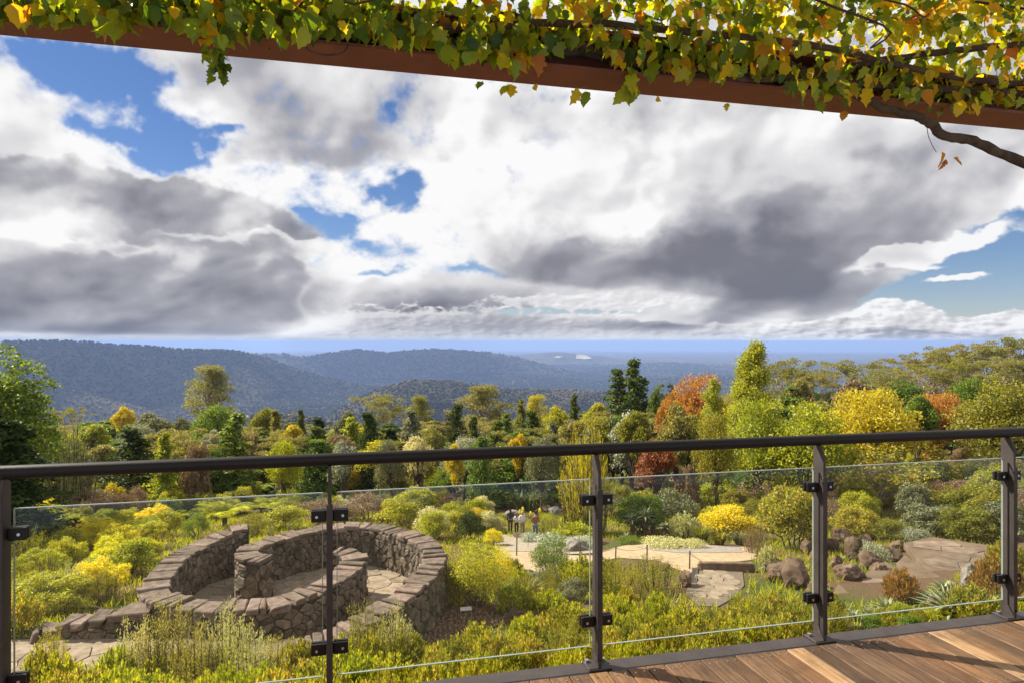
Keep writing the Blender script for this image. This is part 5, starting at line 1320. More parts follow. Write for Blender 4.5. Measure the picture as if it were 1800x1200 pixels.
fern('tree_fern', 41); rosette('aloe', 42); rosette('aloe_tall', 43, stalk=1.0); tuft('grass', 44); tuft('flag_leaf', 45, h=1.5, w=1.6, nb=120, wf=.03); twiggy('twiggy', 46)

PLACED = []      # (x, y, radius) of everything planted
COUNT = {}
SNAME = {'cone': 'cone_bush', 'wisp': 'wispy_shrub', 'dome_a': 'rounded_shrub', 'dome_b': 'leafy_shrub', 'dome_f': 'heath_shrub', 'twiggy': 'twiggy_shrub', 'mat': 'cushion_plant', 'cloud': 'cloud_bush', 'feather': 'feathery_shrub', 'sapling': 'sapling'}
def plant(pn, mat, loc, h, w, label, cat=None, group=None, name=None, rz=None, stem_mat=None):
    Pd = PROTO[pn]; sn = next((v for k_, v in SNAME.items() if pn.startswith(k_)), None)
    nm = name or sn or {'tree': 'tree', 'shrub': 'shrub', 'fern': 'tree_fern', 'rosette': 'aloe', 'tuft': 'grass_tuft'}[Pd['kind']]
    root = empty(nm, loc, rnd.uniform(0, 6.28) if rz is None else rz, label, cat or (sn.replace('_', ' ') if sn else None) or {'tree': 'tree', 'shrub': 'shrub', 'fern': 'fern', 'rosette': 'aloe', 'tuft': 'grass'}[Pd['kind']], group)
    if Pd['kind'] == 'tree': root.rotation_euler = (rnd.gauss(0, .035), rnd.gauss(0, .035), root.rotation_euler[2])
    root.scale = (w/Pd['w'], w/Pd['w']*rnd.uniform(.9, 1.1), h/Pd['h'])
    if Pd['stem'] is not None:
        s = obj(Pd['parts'][0], Pd['stem'], root)
        if stem_mat: s.material_slots[0].link = 'OBJECT'; s.material_slots[0].material = stem_mat
    c = obj(Pd['parts'][1], Pd['crown'], root)
    c.material_slots[0].link = 'OBJECT'; c.material_slots[0].material = LM[mat]
    PLACED.append((loc[0], loc[1], w/2)); return root
def tree_at(px, ytop, wpx, D, pn, mat, label, name=None, group='trees of the garden belt', **k):
    wpx = wpx*(1.4 if pn in ('fir_a', 'fir_b', 'fir_c', 'cypress') else 1.2 if pn in ('bunya', 'redwood') else 1.1)
    t = W(px, ytop, D); z = G(t.x, t.y); h = max(1.5, t.z-z+.25)
    return plant(pn, mat, (t.x, t.y, z-.1), h, wpx*D/FPX, label, 'tree', group, name, **k)
TREES = [
 (0,604,190,42,'tall_b','green','big broadleaf tree cut off by the left edge, pale leaf tips','broadleaf_tree'),
 (20,742,150,36,'fir_a','deep','dark bushy conifer below the big tree at the left edge','conifer_tree'),
 (112,748,130,56,'feather','greygreen','feathery grey-green she-oak beside the left-edge tree','she_oak_tree'),
 (122,716,46,140,'gum_a','olive','small flat-topped gum against the left hillside','gum_tree'),
 (160,742,66,95,'round_b','yellowgreen','yellow-green rounded tree behind the feathery she-oak','broadleaf_tree'),
 (218,714,44,115,'round_a','gold','small golden-green rounded tree on the left skyline','broadleaf_tree'),
 (242,742,68,85,'round_c','silver','whitish silver-leaved tree left of the bright green round tree','silver_tree'),
 (272,722,70,98,'round_b','greygreen','dark grey-green domed tree on the left skyline','broadleaf_tree'),
 (318,733,44,105,'round_a','greygreen','grey-green tree just left of the tall lone gum','broadleaf_tree'),
 (226,754,96,62,'fir_b','deep','dark layered conifer left of the first skyline gum','conifer_tree'),
 (285,764,46,58,'fir_a','yellowgreen','yellow-green conifer in front of the dark layered one','conifer_tree'),
 (365,642,104,150,'gum_d','euc','tall lone gum standing against the blue hills at left','gum_tree'),
 (385,706,96,92,'round_c','green','bright green round-headed tree under the tall lone gum','broadleaf_tree'),
 (366,752,44,78,'round_b','silver','small silvery tree in front of the bright green round one','silver_tree'),
 (412,728,78,68,'fir_b','green','fresh green open conifer right of the round green tree','conifer_tree'),
 (345,770,60,60,'dome_big','brown','brownish twiggy bush left of the fresh green conifer','shrub_tree'),
 (442,752,64,75,'dome_big','brown','pinkish brown bush right of the fresh green conifer','shrub_tree'),
 (462,716,54,105,'round_a','olive','olive pointed tree on the skyline left of the conifer pair','broadleaf_tree'),
 (488,722,26,100,'cypress','olive','narrow olive cypress next to the olive pointed tree','cypress_tree'),
 (508,742,60,88,'round_b','gold','bronze-gold rounded tree in front of the brown hill','broadleaf_tree'),
 (531,722,18,98,'cypress','conifer','slim dark cypress beside the bronze-gold tree','cypress_tree'),
 (560,735,34,90,'cypress','deep','dark narrow cypress, left one before the spiral post','cypress_tree'),
 (546,752,60,70,'fir_c','conifer','dark green conifer right above the left railing post','conifer_tree'),
 (500,768,70,60,'round_c','yellowgreen','yellow-green rounded tree just over the rail, left of the dark conifer','broadleaf_tree'),
 (612,718,50,100,'round_b','greygreen','grey-green tree left of the umbrella gums','broadleaf_tree'),
 (618,736,56,82,'fir_a','yellowgreen','light green conifer in front of the grey-green tree','conifer_tree'),
 (654,726,56,74,'bunya','deep','dark bunya pine left of the umbrella gums\' trunks','conifer_tree'),
 (672,694,86,135,'gum_b','euc','pale umbrella-headed gum, left of the two behind the bunya','gum_tree'),
 (742,696,62,130,'gum_d','olive','browner umbrella gum, right of the two behind the bunya','gum_tree'),
 (716,722,50,90,'fir_c','greygreen','grey-green pyramidal pine between the umbrella gums','conifer_tree'),
 (798,711,54,95,'bunya','deep','dark bunya pine standing apart right of the umbrella gums','conifer_tree'),
 (848,677,104,125,'gum_d','euc','airy pale gum in the middle of the picture','gum_tree'),
 (605,772,58,58,'round_b','silver','silver-leaved round tree just over the rail near the left post','silver_tree'),
 (690,768,60,62,'round_c','greygreen','grey-green round tree over the rail between the bunyas','broadleaf_tree'),
 (738,764,70,64,'round_b','cream','cream-tinted bushy tree over the rail','broadleaf_tree'),
 (772,752,60,80,'round_a','euc','khaki rounded tree left of the standing-apart bunya','broadleaf_tree'),
 (802,776,42,58,'round_b','gold','small yellow ball-shaped tree over the rail','broadleaf_tree'),
 (846,768,56,64,'bunya','green','green tufted tree over the rail right of the yellow ball','broadleaf_tree'),
 (832,735,26,90,'cypress','conifer','slim dark cypress right of the standing-apart bunya','cypress_tree'),
 (868,742,50,80,'fir_c','conifer','dark conifer below the airy pale gum','conifer_tree'),
 (892,728,46,92,'fir_b','green','green conifer right of the airy pale gum','conifer_tree'),
 (950,694,58,120,'gum_d','gold','golden-headed gum left of the cedar group','gum_tree'),
 (914,704,34,110,'fir_a','olive','small olive fir left of the golden-headed gum','conifer_tree'),
 (932,722,54,82,'fir_c','conifer','dark fir in front of the golden-headed gum','conifer_tree'),
 (968,742,44,72,'fir_a','greygreen','blue-grey fir right of the dark fir','conifer_tree'),
 (912,758,44,66,'round_b','gold','golden brown small tree above the rail','broadleaf_tree'),
 (952,764,64,60,'round_c','greygreen','grey-green broad bush above the rail left of the golden shrub','broadleaf_tree'),
 (986,712,50,105,'round_a','yellowgreen','yellow-green tree between two slim conifers','broadleaf_tree'),
 (1011,696,30,100,'fir_a','conifer','slim dark green conifer left of the cedar','conifer_tree'),
 (1050,703,60,95,'round_b','yellowgreen','yellow-green broad tree left of the cedar','broadleaf_tree'),
 (1085,650,72,95,'fir_b','conifer','layered dark cedar, left of the pair of tall conifers','conifer_tree'),
 (1117,633,64,102,'fir_c','conifer','tallest dark pine, right of the layered cedar','conifer_tree'),
 (1146,667,36,98,'tall_a','green','green columnar tree right of the tallest pine','broadleaf_tree'),
 (1174,670,40,100,'tall_a','deep','small dark round-topped tree left of the orange tree','broadleaf_tree'),
 (1228,652,118,80,'near_a','orange','large orange autumn tree right of the conifers','autumn_tree'),
 (1190,688,60,84,'round_a','orange','smaller dull orange tree left of the large orange one','autumn_tree'),
 (1012,736,66,78,'weep','greygreen','grey-green weeping tree, leftmost of the willowy row','willow_tree'),
 (1078,730,58,76,'weep','greygreen','grey-green weeping tree in the middle of the willowy row','willow_tree'),
 (1112,722,70,72,'weep','silver','paler weeping tree behind the red bush','willow_tree'),
 (1186,704,78,66,'weep','euc','khaki weeping tree in front of the orange tree','willow_tree'),
 (1038,752,60,70,'weep','greygreen','low weeping tree right behind the golden shrub','willow_tree'),
 (1028,756,110,46,'feather','gold','sparse golden shrub with bare stems behind the middle post','golden_shrub'),
 (1156,771,80,54,'round_b','red','red-leaved maple crossed by the handrail','maple_tree'),
 (1208,812,50,52,'dome_big','brown','brownish bush beside the red maple','shrub_tree'),
 (1320,608,104,72,'redwood','yellowgreen','tall twin-topped yellow-green conifer right of the orange tree','conifer_tree'),
 (1298,624,60,74,'redwood','yellowgreen','shorter left stem of the tall yellow-green conifer','conifer_tree'),
 (1262,672,66,64,'redwood','yellowgreen','yellow-green column tree right of the orange tree','conifer_tree'),
 (1395,632,108,118,'gum_c','euc','pale-trunked spreading gum right of the tall yellow-green conifer','gum_tree'),
 (1440,650,56,112,'gum_a','euc','small gum right of the pale-trunked spreading gum','gum_tree'),
 (1500,634,110,122,'gum_b','euc','spreading gum in front of the flat-topped mesa','gum_tree'),
 (1592,624,70,135,'gum_a','euc','small outlying gum at the left foot of the gum-covered rise','gum_tree'),
 (1645,612,96,130,'gum_b','euc','lowest gum on the right-hand rise','gum_tree'),
 (1692,606,90,132,'gum_c','euc','second gum up the right-hand rise','gum_tree'),
 (1740,601,96,128,'gum_b','euc','third gum up the right-hand rise','gum_tree'),
 (1790,594,100,126,'gum_c','olive','topmost gum of the rise at the right edge','gum_tree'),
 (1560,652,90,108,'gum_c','euc','gum in the saddle before the right-hand rise','gum_tree'),
 (1620,640,96,112,'gum_a','euc','leaning-limbed gum in front of the right-hand rise','gum_tree'),
 (1680,632,90,112,'gum_b','olive','gum with white limbs in the middle of the rise','gum_tree'),
 (1740,628,96,108,'gum_a','euc','gum with dark trunk near the right edge of the rise','gum_tree'),
 (1796,630,90,104,'gum_b','euc','lower gum at the right edge','gum_tree'),
 (1510,664,80,86,'round_b','brown','pinkish brown small tree behind the big golden tree','broadleaf_tree'),
 (1525,674,200,62,'round_c','gold','big golden-yellow spreading tree above the right half of the rail','broadleaf_tree'),
 (1415,702,180,56,'near_a','yellowgreen','lime-yellow spreading tree left of the big golden one','broadleaf_tree'),
 (1650,684,140,70,'round_c','orange','bronze-orange tree right of the big golden one','autumn_tree'),
 (1700,657,100,80,'round_c','green','deep green dome-shaped tree below the gum rise','broadleaf_tree'),
 (1768,662,190,58,'near_a','olive','large olive tree at the right edge above the rail','broadleaf_tree'),
 (1335,694,130,58,'near_a','yellowgreen','dense yellow-green tree under the tall twin-topped conifer','broadleaf_tree'),
 (1262,722,90,52,'round_c','olive','olive rounded tree below the yellow-green column tree','broadleaf_tree'),
 (1395,660,60,104,'round_b','euc','khaki tree below the pale-trunked spreading gum','broadleaf_tree'),
]
for (px, yt, wp, D, pn, mt, lab, nm) in TREES: tree_at(px, yt, wp, D, pn, mt, lab, nm)
# ---- fillers of the belt, from the back to the front
def ordinal(n):
    w_ = ['first','second','third','fourth','fifth','sixth','seventh','eighth','ninth','tenth']
    return w_[n-1] if n <= 10 else '%d%s' % (n, 'th' if 10 < n % 100 < 20 else {1: 'st', 2: 'nd', 3: 'rd'}.get(n % 10, 'th'))
SKX = [-100, 0, 60, 100, 200, 330, 460, 560, 650, 800, 900, 1000, 1060, 1120, 1200, 1300, 1400, 1500, 1600, 1700, 1800, 1900]
SKY_ = [700, 690, 720, 738, 736, 738, 738, 745, 738, 735, 728, 724, 700, 690, 705, 690, 672, 672, 655, 645, 640, 640]
KINDW = {'round_a':'rounded tree','round_b':'bushy tree','round_c':'spreading tree','fir_a':'conifer','fir_b':'open conifer','gum_a':'gum','weep':'drooping tree','cypress':'slim cypress','dome_big':'tall shrub','bunya':'tufted pine'}
fr = random.Random(21); FILL = []
for k in range(150):
    px = -60+1920*((k*0.6180339)%1); D = fr.choice((68, 76, 84, 92, 104, 118, 134, 150)); back = D > 100
    sky_y = np.interp(px, SKX, SKY_); yt = sky_y+(fr.uniform(2, 18) if back else fr.uniform(14, 46))
    if px > 1350: yt = sky_y+(fr.uniform(4, 20) if back else fr.uniform(30, 70))
    pn = fr.choice(['round_a','round_b','round_c','fir_a','round_c','gum_a','weep','round_b','bunya','round_a']) if not back else fr.choice(['gum_a','round_a','round_b','fir_a','gum_a'])
    mt = fr.choice(['olive','green','green','euc','yellowgreen','greygreen','olive','olive','euc','silver','brown']) if px < 1200 else fr.choice(['olive','yellowgreen','euc','green','olive','olive'])
    if pn.startswith('fir') or pn == 'bunya': mt = fr.choice(['conifer','green','olive','green'])
    if pn.startswith('gum'): mt = 'euc'
    FILL.append((px, yt, fr.uniform(60, 100)*(90/D)**.35, D, pn, mt))
FILL.sort()
cnt = {}
for px, yt, wp, D, pn, mt in FILL:
    key = (KINDW[pn], CW[mt]); cnt[key] = cnt.get(key, 0)+1
    tree_at(px, yt, wp, D, pn, mt, '%s %s in the tree belt, %s such from the left' % (CW[mt], KINDW[pn], ordinal(cnt[key])), 'gum_tree' if pn == 'gum_a' else 'conifer_tree' if pn in ('fir_a','fir_b','bunya') else 'broadleaf_tree', group='trees filling the belt')

# ---- shrubs that can be pointed out
def shrub_at(px, yb, wpx, hpx, pn, mat, label, name=None, group='shrubs of the garden beds', cat=None, **k):
    p = hit(px, yb); s = p.y/FPX
    return plant(pn, mat, (p.x, p.y, p.z-.03), hpx*s, wpx*s, label, cat, group, name, **k)
SHRUBS = [
 (345,945,50,46,'dome_fine','green','bright green ball-shaped shrub behind the left arm of the spiral'),
 (968,1022,82,88,'sapling','green','airy green sapling standing beside the sand path'),
 (838,1066,118,126,'sapling','yellowgreen','large yellow-green bush right of the spiral, bare at its foot'),
 (875,1046,70,92,'sapling','bloom','yellow-flowering bush behind the large yellow-green one'),
 (800,1062,60,90,'sapling','olive','slender olive bush touching the spiral\'s right side'),
 (828,950,66,52,'dome_a','deep','dark green dome-shaped shrub behind the spiral'),
 (868,958,46,30,'dome_a','bloom','small bright yellow shrub behind the visitors\' gravel'),
 (1150,1040,150,62,'wisp_b','olive','wide olive mounded shrub right of the middle post'),
 (1095,1048,100,66,'wisp_b','tipped','rust-tinged mounded shrub behind the middle post'),
 (1285,945,110,58,'dome_a','bloom','brilliant yellow flowering bush above the path'),
 (1250,940,70,40,'dome_a','bloom','left lobe of the brilliant yellow bushes'),
 (1205,948,70,46,'cone_a','cream','pale cream-green bush left of the yellow one'),
 (1350,1002,46,42,'cone_b','cream','pale silvery bush at the end of the long rope'),
 (1395,965,140,120,'dome_big','tipped','big shrub speckled with orange-red flowers left of the second post from the right'),
 (1330,972,64,50,'wisp_b','brown','brown grassy shrub beside the grey path'),
 (1010,955,110,36,'cone_b','yellowgreen','bright lime hedge behind the silver mat'),
 (1030,940,90,40,'cone_a','yellowgreen','yellow-green grassy bank left of the middle post'),
 (970,940,70,34,'wisp_b','olive','brownish-green heath in front of the outcrop'),
 (985,958,90,22,'mat_a','mat','silver-white ground cover beside the visitors'),
 (1025,962,60,20,'mat_a','mat','silver-white ground cover running to the middle post'),
 (935,952,50,16,'mat_a','mat','patch of silver ground cover at the visitors\' right'),
 (1170,962,90,16,'mat_a','cream','cream ground cover along the upper path edge'),
 (1215,962,60,14,'mat_a','cream','right end of the cream ground cover'),
 (1105,956,50,14,'mat_a','green','low green cushion below the tall aloes'),
 (960,880,70,34,'dome_a','olive','domed olive shrub behind the outcrop'),
 (990,882,56,30,'dome_a','yellowgreen','yellow-green dome next to the path behind the rocks'),
 (925,885,70,34,'dome_fine','green','green clipped-looking mound behind the flag-leaved clump'),
 (1110,860,70,30,'dome_a','silver','silver shrub right of the middle post top'),
 (1150,905,90,50,'dome_big','olive','olive mound behind the tall aloes'),
 (1180,900,70,44,'dome_big','gold','golden mound behind the tall aloes'),
 (1260,900,100,56,'dome_big','yellowgreen','broad yellow-green shrub above the yellow flowers'),
 (1290,880,90,60,'dome_big','green','green shrub below the dense yellow-green tree'),
 (1330,905,80,54,'twiggy','brown','twiggy pinkish shrub above the yellow flowers'),
 (1520,900,170,110,'twiggy','tipped','open grey-twigged magnolia behind the right-hand pane'),
 (1460,880,120,80,'twiggy','olive','grey-twigged shrub just right of the second post from the right'),
 (1600,880,150,90,'twiggy','olive','wide grey-twigged shrub in the middle of the right-hand pane'),
 (1505,945,100,60,'dome_big','tipped','shrub dotted with pink flowers above the rock pile'),
 (1560,950,80,40,'dome_a','olive','small green shrub above the grey mat by the steps'),
 (1640,940,120,60,'dome_big','greygreen','grey-green protea bush above the stone platform'),
 (1700,948,120,64,'dome_big','olive','olive protea bush above the stone platform, middle of three'),
 (1765,945,90,70,'dome_big','greygreen','protea bush beside the rightmost post'),
 (1680,890,90,50,'dome_fine','brown','reddish-brown heath mound behind the protea bushes'),
 (1650,870,90,44,'dome_a','yellowgreen','yellow-green mound behind the protea bushes'),
 (1740,870,110,60,'dome_big','yellowgreen','yellow-green shrub left of the rightmost post'),
 (1610,955,60,26,'mat_a','silver','grey cushion plant at the corner of the stone platform'),
 (1540,998,60,40,'mat_a','silver','grey cushion plant spilling over the rock pile'),
 (1515,975,50,26,'mat_a','silver','grey cushion plant behind the upright boulder'),
 (1585,1058,80,58,'cone_b','rust','red-tipped shrub on the lower stone platform'),
 (1755,1060,110,80,'cone_a','rust','rusty red heath left of the rightmost post'),
 (1770,1020,80,70,'cone_a','tipped','red and green heath above the rusty one'),
 (1710,1090,110,60,'cone_b','tipped','red-orange heath below the agave'),
 (450,940,70,40,'dome_fine','olive','olive shrub behind the high end of the spiral'),
 (500,930,80,44,'dome_a','yellowgreen','lime shrub peeping over the back of the spiral'),
 (560,918,90,44,'dome_fine','brown','brownish shrub behind the left railing post'),
 (640,915,100,50,'dome_fine','brown','straw-coloured shrub over the back of the spiral'),
 (700,925,90,52,'dome_a','yellowgreen','yellow-green shrub behind the spiral\'s back curve'),
 (760,945,80,56,'dome_a','cream','cream-tipped shrub at the spiral\'s back right'),
 (730,905,100,54,'dome_big','yellowgreen','bright lime shrub between the spiral and the outcrop'),
 (690,885,80,50,'dome_big','olive','olive shrub behind the bright lime one'),
 (800,925,70,44,'dome_a','yellowgreen','yellow-green shrub left of the dark dome'),
 (845,875,110,54,'dome_big','green','broad green shrub in front of the far terrace'),
 (720,862,110,60,'dome_big','brown','brown-green bush below the far path'),
 (640,870,90,50,'dome_big','gold','golden-brown bush right of the left railing post'),
 (930,858,60,36,'dome_big','yellowgreen','yellow-green bush beside the far terrace'),
 (780,852,70,40,'dome_big','olive','olive bush under the rail, middle of the picture'),
 (185,875,150,66,'dome_big','yellowgreen','broad yellow-green bush under the left rail'),
 (90,895,90,56,'dome_big','gold','golden flowering bush beside the left post'),
 (150,905,150,44,'dome_fine','brown','fine grey-brown shrub behind the cloud-shaped bushes'),
 (260,900,110,50,'dome_big','olive','dark olive bush between the ferns'),
 (300,860,70,60,'fir_a','olive','small olive conifer under the rail'),
 (410,880,80,60,'dome_big','green','green bush under the rail between the ferns'),
]
for (px, yb, wp, hp, pn, mt, lab) in SHRUBS: shrub_at(px, yb, wp, hp, pn, mt, lab)
for k, (px, yb, wp, hp, lab) in enumerate([(330,905,120,56,'largest tree fern, left of the ball-shaped shrub'),(395,925,130,64,'tree fern right behind the ball-shaped shrub'),(300,930,90,44,'tree fern left of the ball-shaped shrub'),(440,885,110,52,'tree fern under the rail behind the spiral\'s high end'),(500,868,110,50,'tree fern just left of the left railing post'),(475,905,90,44,'low tree fern behind the spiral\'s high end'),(250,935,80,36,'small tree fern among the cloud-shaped bushes'),(365,870,90,40,'tree fern under the rail above the largest one'),(540,885,80,40,'tree fern touching the left railing post')]):
    shrub_at(px, yb, wp, hp, 'tree_fern', 'fern', lab, group='tree ferns behind the spiral')
for k, (px, yb, wp, hp, pn, lab) in enumerate([(1112,945,40,58,'aloe_tall','tall-stemmed aloe, left of the two tall ones'),(1134,945,36,68,'aloe_tall','tallest-stemmed aloe above the path'),(1098,948,30,26,'aloe','low aloe left of the tall-stemmed pair'),(1148,945,34,42,'aloe_tall','aloe right of the tall-stemmed pair'),(1170,948,34,40,'aloe_tall','rightmost aloe of the group above the path'),(1160,955,26,22,'aloe','small aloe at the feet of the group'),(875,885,26,26,'aloe','aloe standing in the rocky outcrop'),(890,915,24,22,'aloe','small aloe left of the visitors'),(792,905,30,22,'aloe','grey aloe left of the outcrop'),(1592,1062,44,40,'aloe','aloe beside the red-tipped shrub'),(1660,1040,60,40,'aloe','broad aloe behind the big agave'),(1730,985,40,26,'aloe','aloe at the right corner of the stone platform'),(1535,1082,60,30,'aloe','bright green rosette near the deck edge'),(1480,985,22,18,'aloe','tiny yellow-green rosette in the rock pile'),(1560,1075,70,44,'aloe','spiky aloe left of the red-tipped shrub near the deck'),(1625,1065,60,50,'aloe','spiky aloe right of the red-tipped shrub'),(1500,1090,54,36,'aloe','aloe close to the second post from the right'),(1735,1062,60,44,'aloe','aloe right of the big agave')]):
    shrub_at(px, yb, wp, hp, pn, 'rosette', lab, group='aloes')
for k, (px, yb, wp, hp, pn, mt, lab) in enumerate([(912,898,50,40,'flag_leaf','greygreen','upright flag-leaved clump in the rocky outcrop'),(930,898,40,36,'flag_leaf','green','second flag-leaved clump right of the first'),(1232,955,60,34,'grass','olive','grass tuft under the pale cream-green bush'),(1265,958,50,26,'grass','olive','grass tuft below the brilliant yellow bush'),(1300,958,50,26,'grass','greygreen','grass tuft left of the brown grassy shrub'),(925,1048,110,30,'grass','olive','low grassy clump left of the sapling'),(885,1045,60,26,'grass','green','grassy clump at the foot of the yellow bush')]):
    shrub_at(px, yb, wp, hp, pn, mt, lab, group='grass clumps')
# the big agave: each blade a part of its own
p = hit(1672, 1082); ag = empty('agave', tuple(p), .3, 'big striped agave with sword-shaped leaves near the deck edge', 'agave')
g_ag = np.random.default_rng(9); s_ag = 125*p.y/FPX/1.3
for k in range(38):
    u = (k+.5)/38; V_, F_ = blade(k*2.399, .2+1.2*(1-u)**.9, .66*(.8+.3*u)*s_ag*1.05, .12*s_ag, .03, g_ag, g_ag.uniform(.05, .4), .1)
    mk('blade', V_, F_, LM['rosette'], ag, smooth=True)

# ---- bed fillers
def inpoly(x, y, poly):
    c = False; n = len(poly)
    for i_ in range(n):
        a, b = poly[i_], poly[(i_+1) % n]
        if (a[1] > y) != (b[1] > y) and x < (b[0]-a[0])*(y-a[1])/(b[1]-a[1])+a[0]: c = not c
    return c
CLEAR = [pixpoly(q) for q in ([(905,1003),(880,968),(865,945),(930,944),(1055,948),(1130,953),(1330,958),(1325,990),(1310,1035),(1262,1070),(1200,1050),(1212,1005),(1150,990),(1050,995),(960,1010)],
                              [(700,1135),(780,1080),(800,1072),(900,1068),(895,1095),(820,1120),(760,1150)],
                              [(1588,962),(1640,953),(1790,962),(1790,985),(1700,1010),(1650,1030),(1600,1056),(1460,1066),(1465,1035),(1555,1000)])]
_wp = np.concatenate([WP1[:, :2], WP2[:, :2], WP3[:, :2]])
def blocked(x, y, r):
    if np.min(np.hypot(_wp[:, 0]-x, _wp[:, 1]-y)) < .4+r*.75: return True
    if inpoly(x, y, hull): return True
    return any(inpoly(x, y, q) for q in CLEAR)
SPW = {'cone_a':'upright cone bush','cone_b':'spiky cone bush','wisp_a':'wispy tall shrub','wisp_b':'feathery shrub','dome_a':'rounded shrub','dome_b':'bushy shrub','dome_fine':'fine-leaved shrub','dome_big':'large leafy shrub','cloud_pine':'cloud-shaped bush','grass':'grass tuft','twiggy':'twiggy shrub','tree_fern':'fern'}
ZONES = [
 ('in the bed just below the deck', [(60,1330),(60,1195),(300,1190),(500,1185),(640,1180),(760,1185),(900,1150),(985,1120),(1090,1072),(1190,1088),(1240,1108),(1330,1078),(1440,1092),(1500,1110),(1480,1150),(1300,1190),(1150,1330)], 170, [('cone_a','tipped'),('cone_b','yellowgreen'),('cone_a','yellowgreen'),('cone_b','tipped'),('cone_a','olive'),('wisp_b','tipped')], (1.0, 1.7), (.75, 1.15), .30),
 ('on the bank left of the spiral', [(20,1085),(20,905),(250,900),(320,940),(270,985),(225,1020),(215,1052),(60,1090)], 34, [('cloud_pine','yellowgreen'),('cloud_pine','yellowgreen'),('cloud_pine','bloom'),('dome_a','yellowgreen'),('wisp_b','olive'),('cloud_pine','olive')], (2.2, 3.3), (1.2, 1.9), .42),
 ('behind the spiral', [(430,905),(560,915),(700,922),(790,965),(870,960),(870,905),(760,880),(600,868),(440,870)], 34, [('dome_a','yellowgreen'),('dome_fine','olive'),('dome_fine','brown'),('dome_a','cream'),('dome_b','greygreen'),('dome_a','gold')], (1.8, 3.0), (1.2, 2.0), .45),
 ('in the far beds under the rail', [(0,880),(500,868),(760,880),(900,870),(1040,850),(1040,830),(0,845)], 60, [('dome_big','yellowgreen'),('dome_big','olive'),('dome_big','brown'),('dome_big','green'),('dome_big','greygreen'),('dome_big','gold'),('twiggy','olive')], (3.2, 5.2), (2.2, 3.8), .42),
 ('between the sand path and the trees', [(1060,945),(1320,945),(1440,930),(1440,835),(1060,850)], 44, [('dome_big','yellowgreen'),('dome_big','olive'),('dome_b','greygreen'),('dome_a','gold'),('dome_big','green'),('dome_fine','olive')], (2.4, 4.2), (1.6, 3.0), .45),
 ('behind the right-hand panes', [(1440,935),(1800,935),(1900,820),(1440,820)], 44, [('dome_big','olive'),('dome_big','yellowgreen'),('twiggy','olive'),('dome_big','greygreen'),('dome_big','tipped'),('dome_fine','brown')], (2.6, 4.4), (1.8, 3.2), .45),
 ('beside the sapling and rocks', [(880,1060),(890,1020),(930,1015),(1000,1012),(1060,1000),(1090,1000),(1060,1050),(960,1090),(905,1092)], 16, [('cone_b','olive'),('cone_a','yellowgreen'),('dome_a','greygreen'),('wisp_b','olive')], (1.0, 1.8), (.7, 1.1), .45),
 ('by the deck edge at the right', [(1440,1130),(1450,1075),(1600,1070),(1720,1070),(1800,1040),(1800,1080),(1600,1120)], 9, [('dome_a','green'),('cone_b','yellowgreen'),('dome_a','yellowgreen'),('cone_a','tipped')], (.8, 1.2), (.4, .6), .42),
 ('in the lower garden at the left', [(-20,915),(-20,868),(300,862),(440,868),(440,905),(330,918)], 44, [('dome_big','yellowgreen'),('dome_big','olive'),('dome_b','gold'),('dome_big','green'),('dome_fine','brown'),('dome_big','yellowgreen')], (2.4, 4.2), (1.6, 2.8), .40),
 ('left of the low wall', [(30,1180),(30,1110),(110,1112),(130,1150),(110,1185)], 7, [('cone_a','tipped'),('cone_b','olive')], (1.2, 1.6), (1.0, 1.4), .4),
]
zr = random.Random(77)
for zi, (place, poly, want, mixl, wr_, hr_, sep_) in enumerate(ZONES):
    xs = [q[0] for q in poly]; ys = [q[1] for q in poly]; got = []; tries = 0
    while len(got) < want and tries < want*22:
        tries += 1
        px, py = zr.uniform(min(xs), max(xs)), zr.uniform(min(ys), max(ys))
        if not inpoly(px, py, poly): continue
        p = hit(px, py); w_ = zr.uniform(*wr_)
        if blocked(p.x, p.y, w_/2): continue
        if any((p.x-a)**2+(p.y-b)**2 < (sep_*(w_+2*min(r_, 2.0))*.62)**2 for a, b, r_ in PLACED if abs(p.y-b) < 6): continue
        pn, mt = zr.choice(mixl); got.append((px, p, w_, pn, mt)); PLACED.append((p.x, p.y, w_/2))
    got.sort(key=lambda q: q[0]); cnt = {}
    for px, p, w_, pn, mt in got:
        key = (pn, mt); cnt[key] = cnt.get(key, 0)+1
        plant(pn, mt, (p.x, p.y, p.z-.03), zr.uniform(*hr_), w_, '%s %s %s, %s such from the left' % (CW[mt], SPW[pn], place, ordinal(cnt[key])), group='shrubs '+place)
# tall wispy shrubs in front of the spiral and on the left
for k, (px, yb, wp, hp, lab) in enumerate([(300,1215,170,165,'tall wispy shrub in front of the paved entrance, middle of the left pane'),(395,1225,150,165,'tall wispy shrub right of the one before the paved entrance'),(240,1225,120,140,'tall wispy shrub left of the one before the paved entrance'),(640,1210,120,155,'tall wispy shrub before the near end of the spiral wall'),(692,1195,100,135,'smaller wispy shrub right of the left railing post'),(455,1235,130,130,'wispy shrub left of the left railing post'),(345,1245,130,150,'wispy shrub at the bottom edge of the left pane'),(120,1070,100,80,'wispy shrub above the low ragged wall'),(60,1075,80,66,'wispy shrub beside the leftmost post'),(185,1060,80,62,'wispy shrub touching the spiral\'s left flank'),(90,1180,70,80,'rust-tinged wispy shrub in front of the low ragged wall')]):
    shrub_at(px, yb, wp, hp, 'wisp_a', 'tipped' if 'rust' in lab else ('cream' if k % 3 else 'euc'), lab, group='tall wispy shrubs')

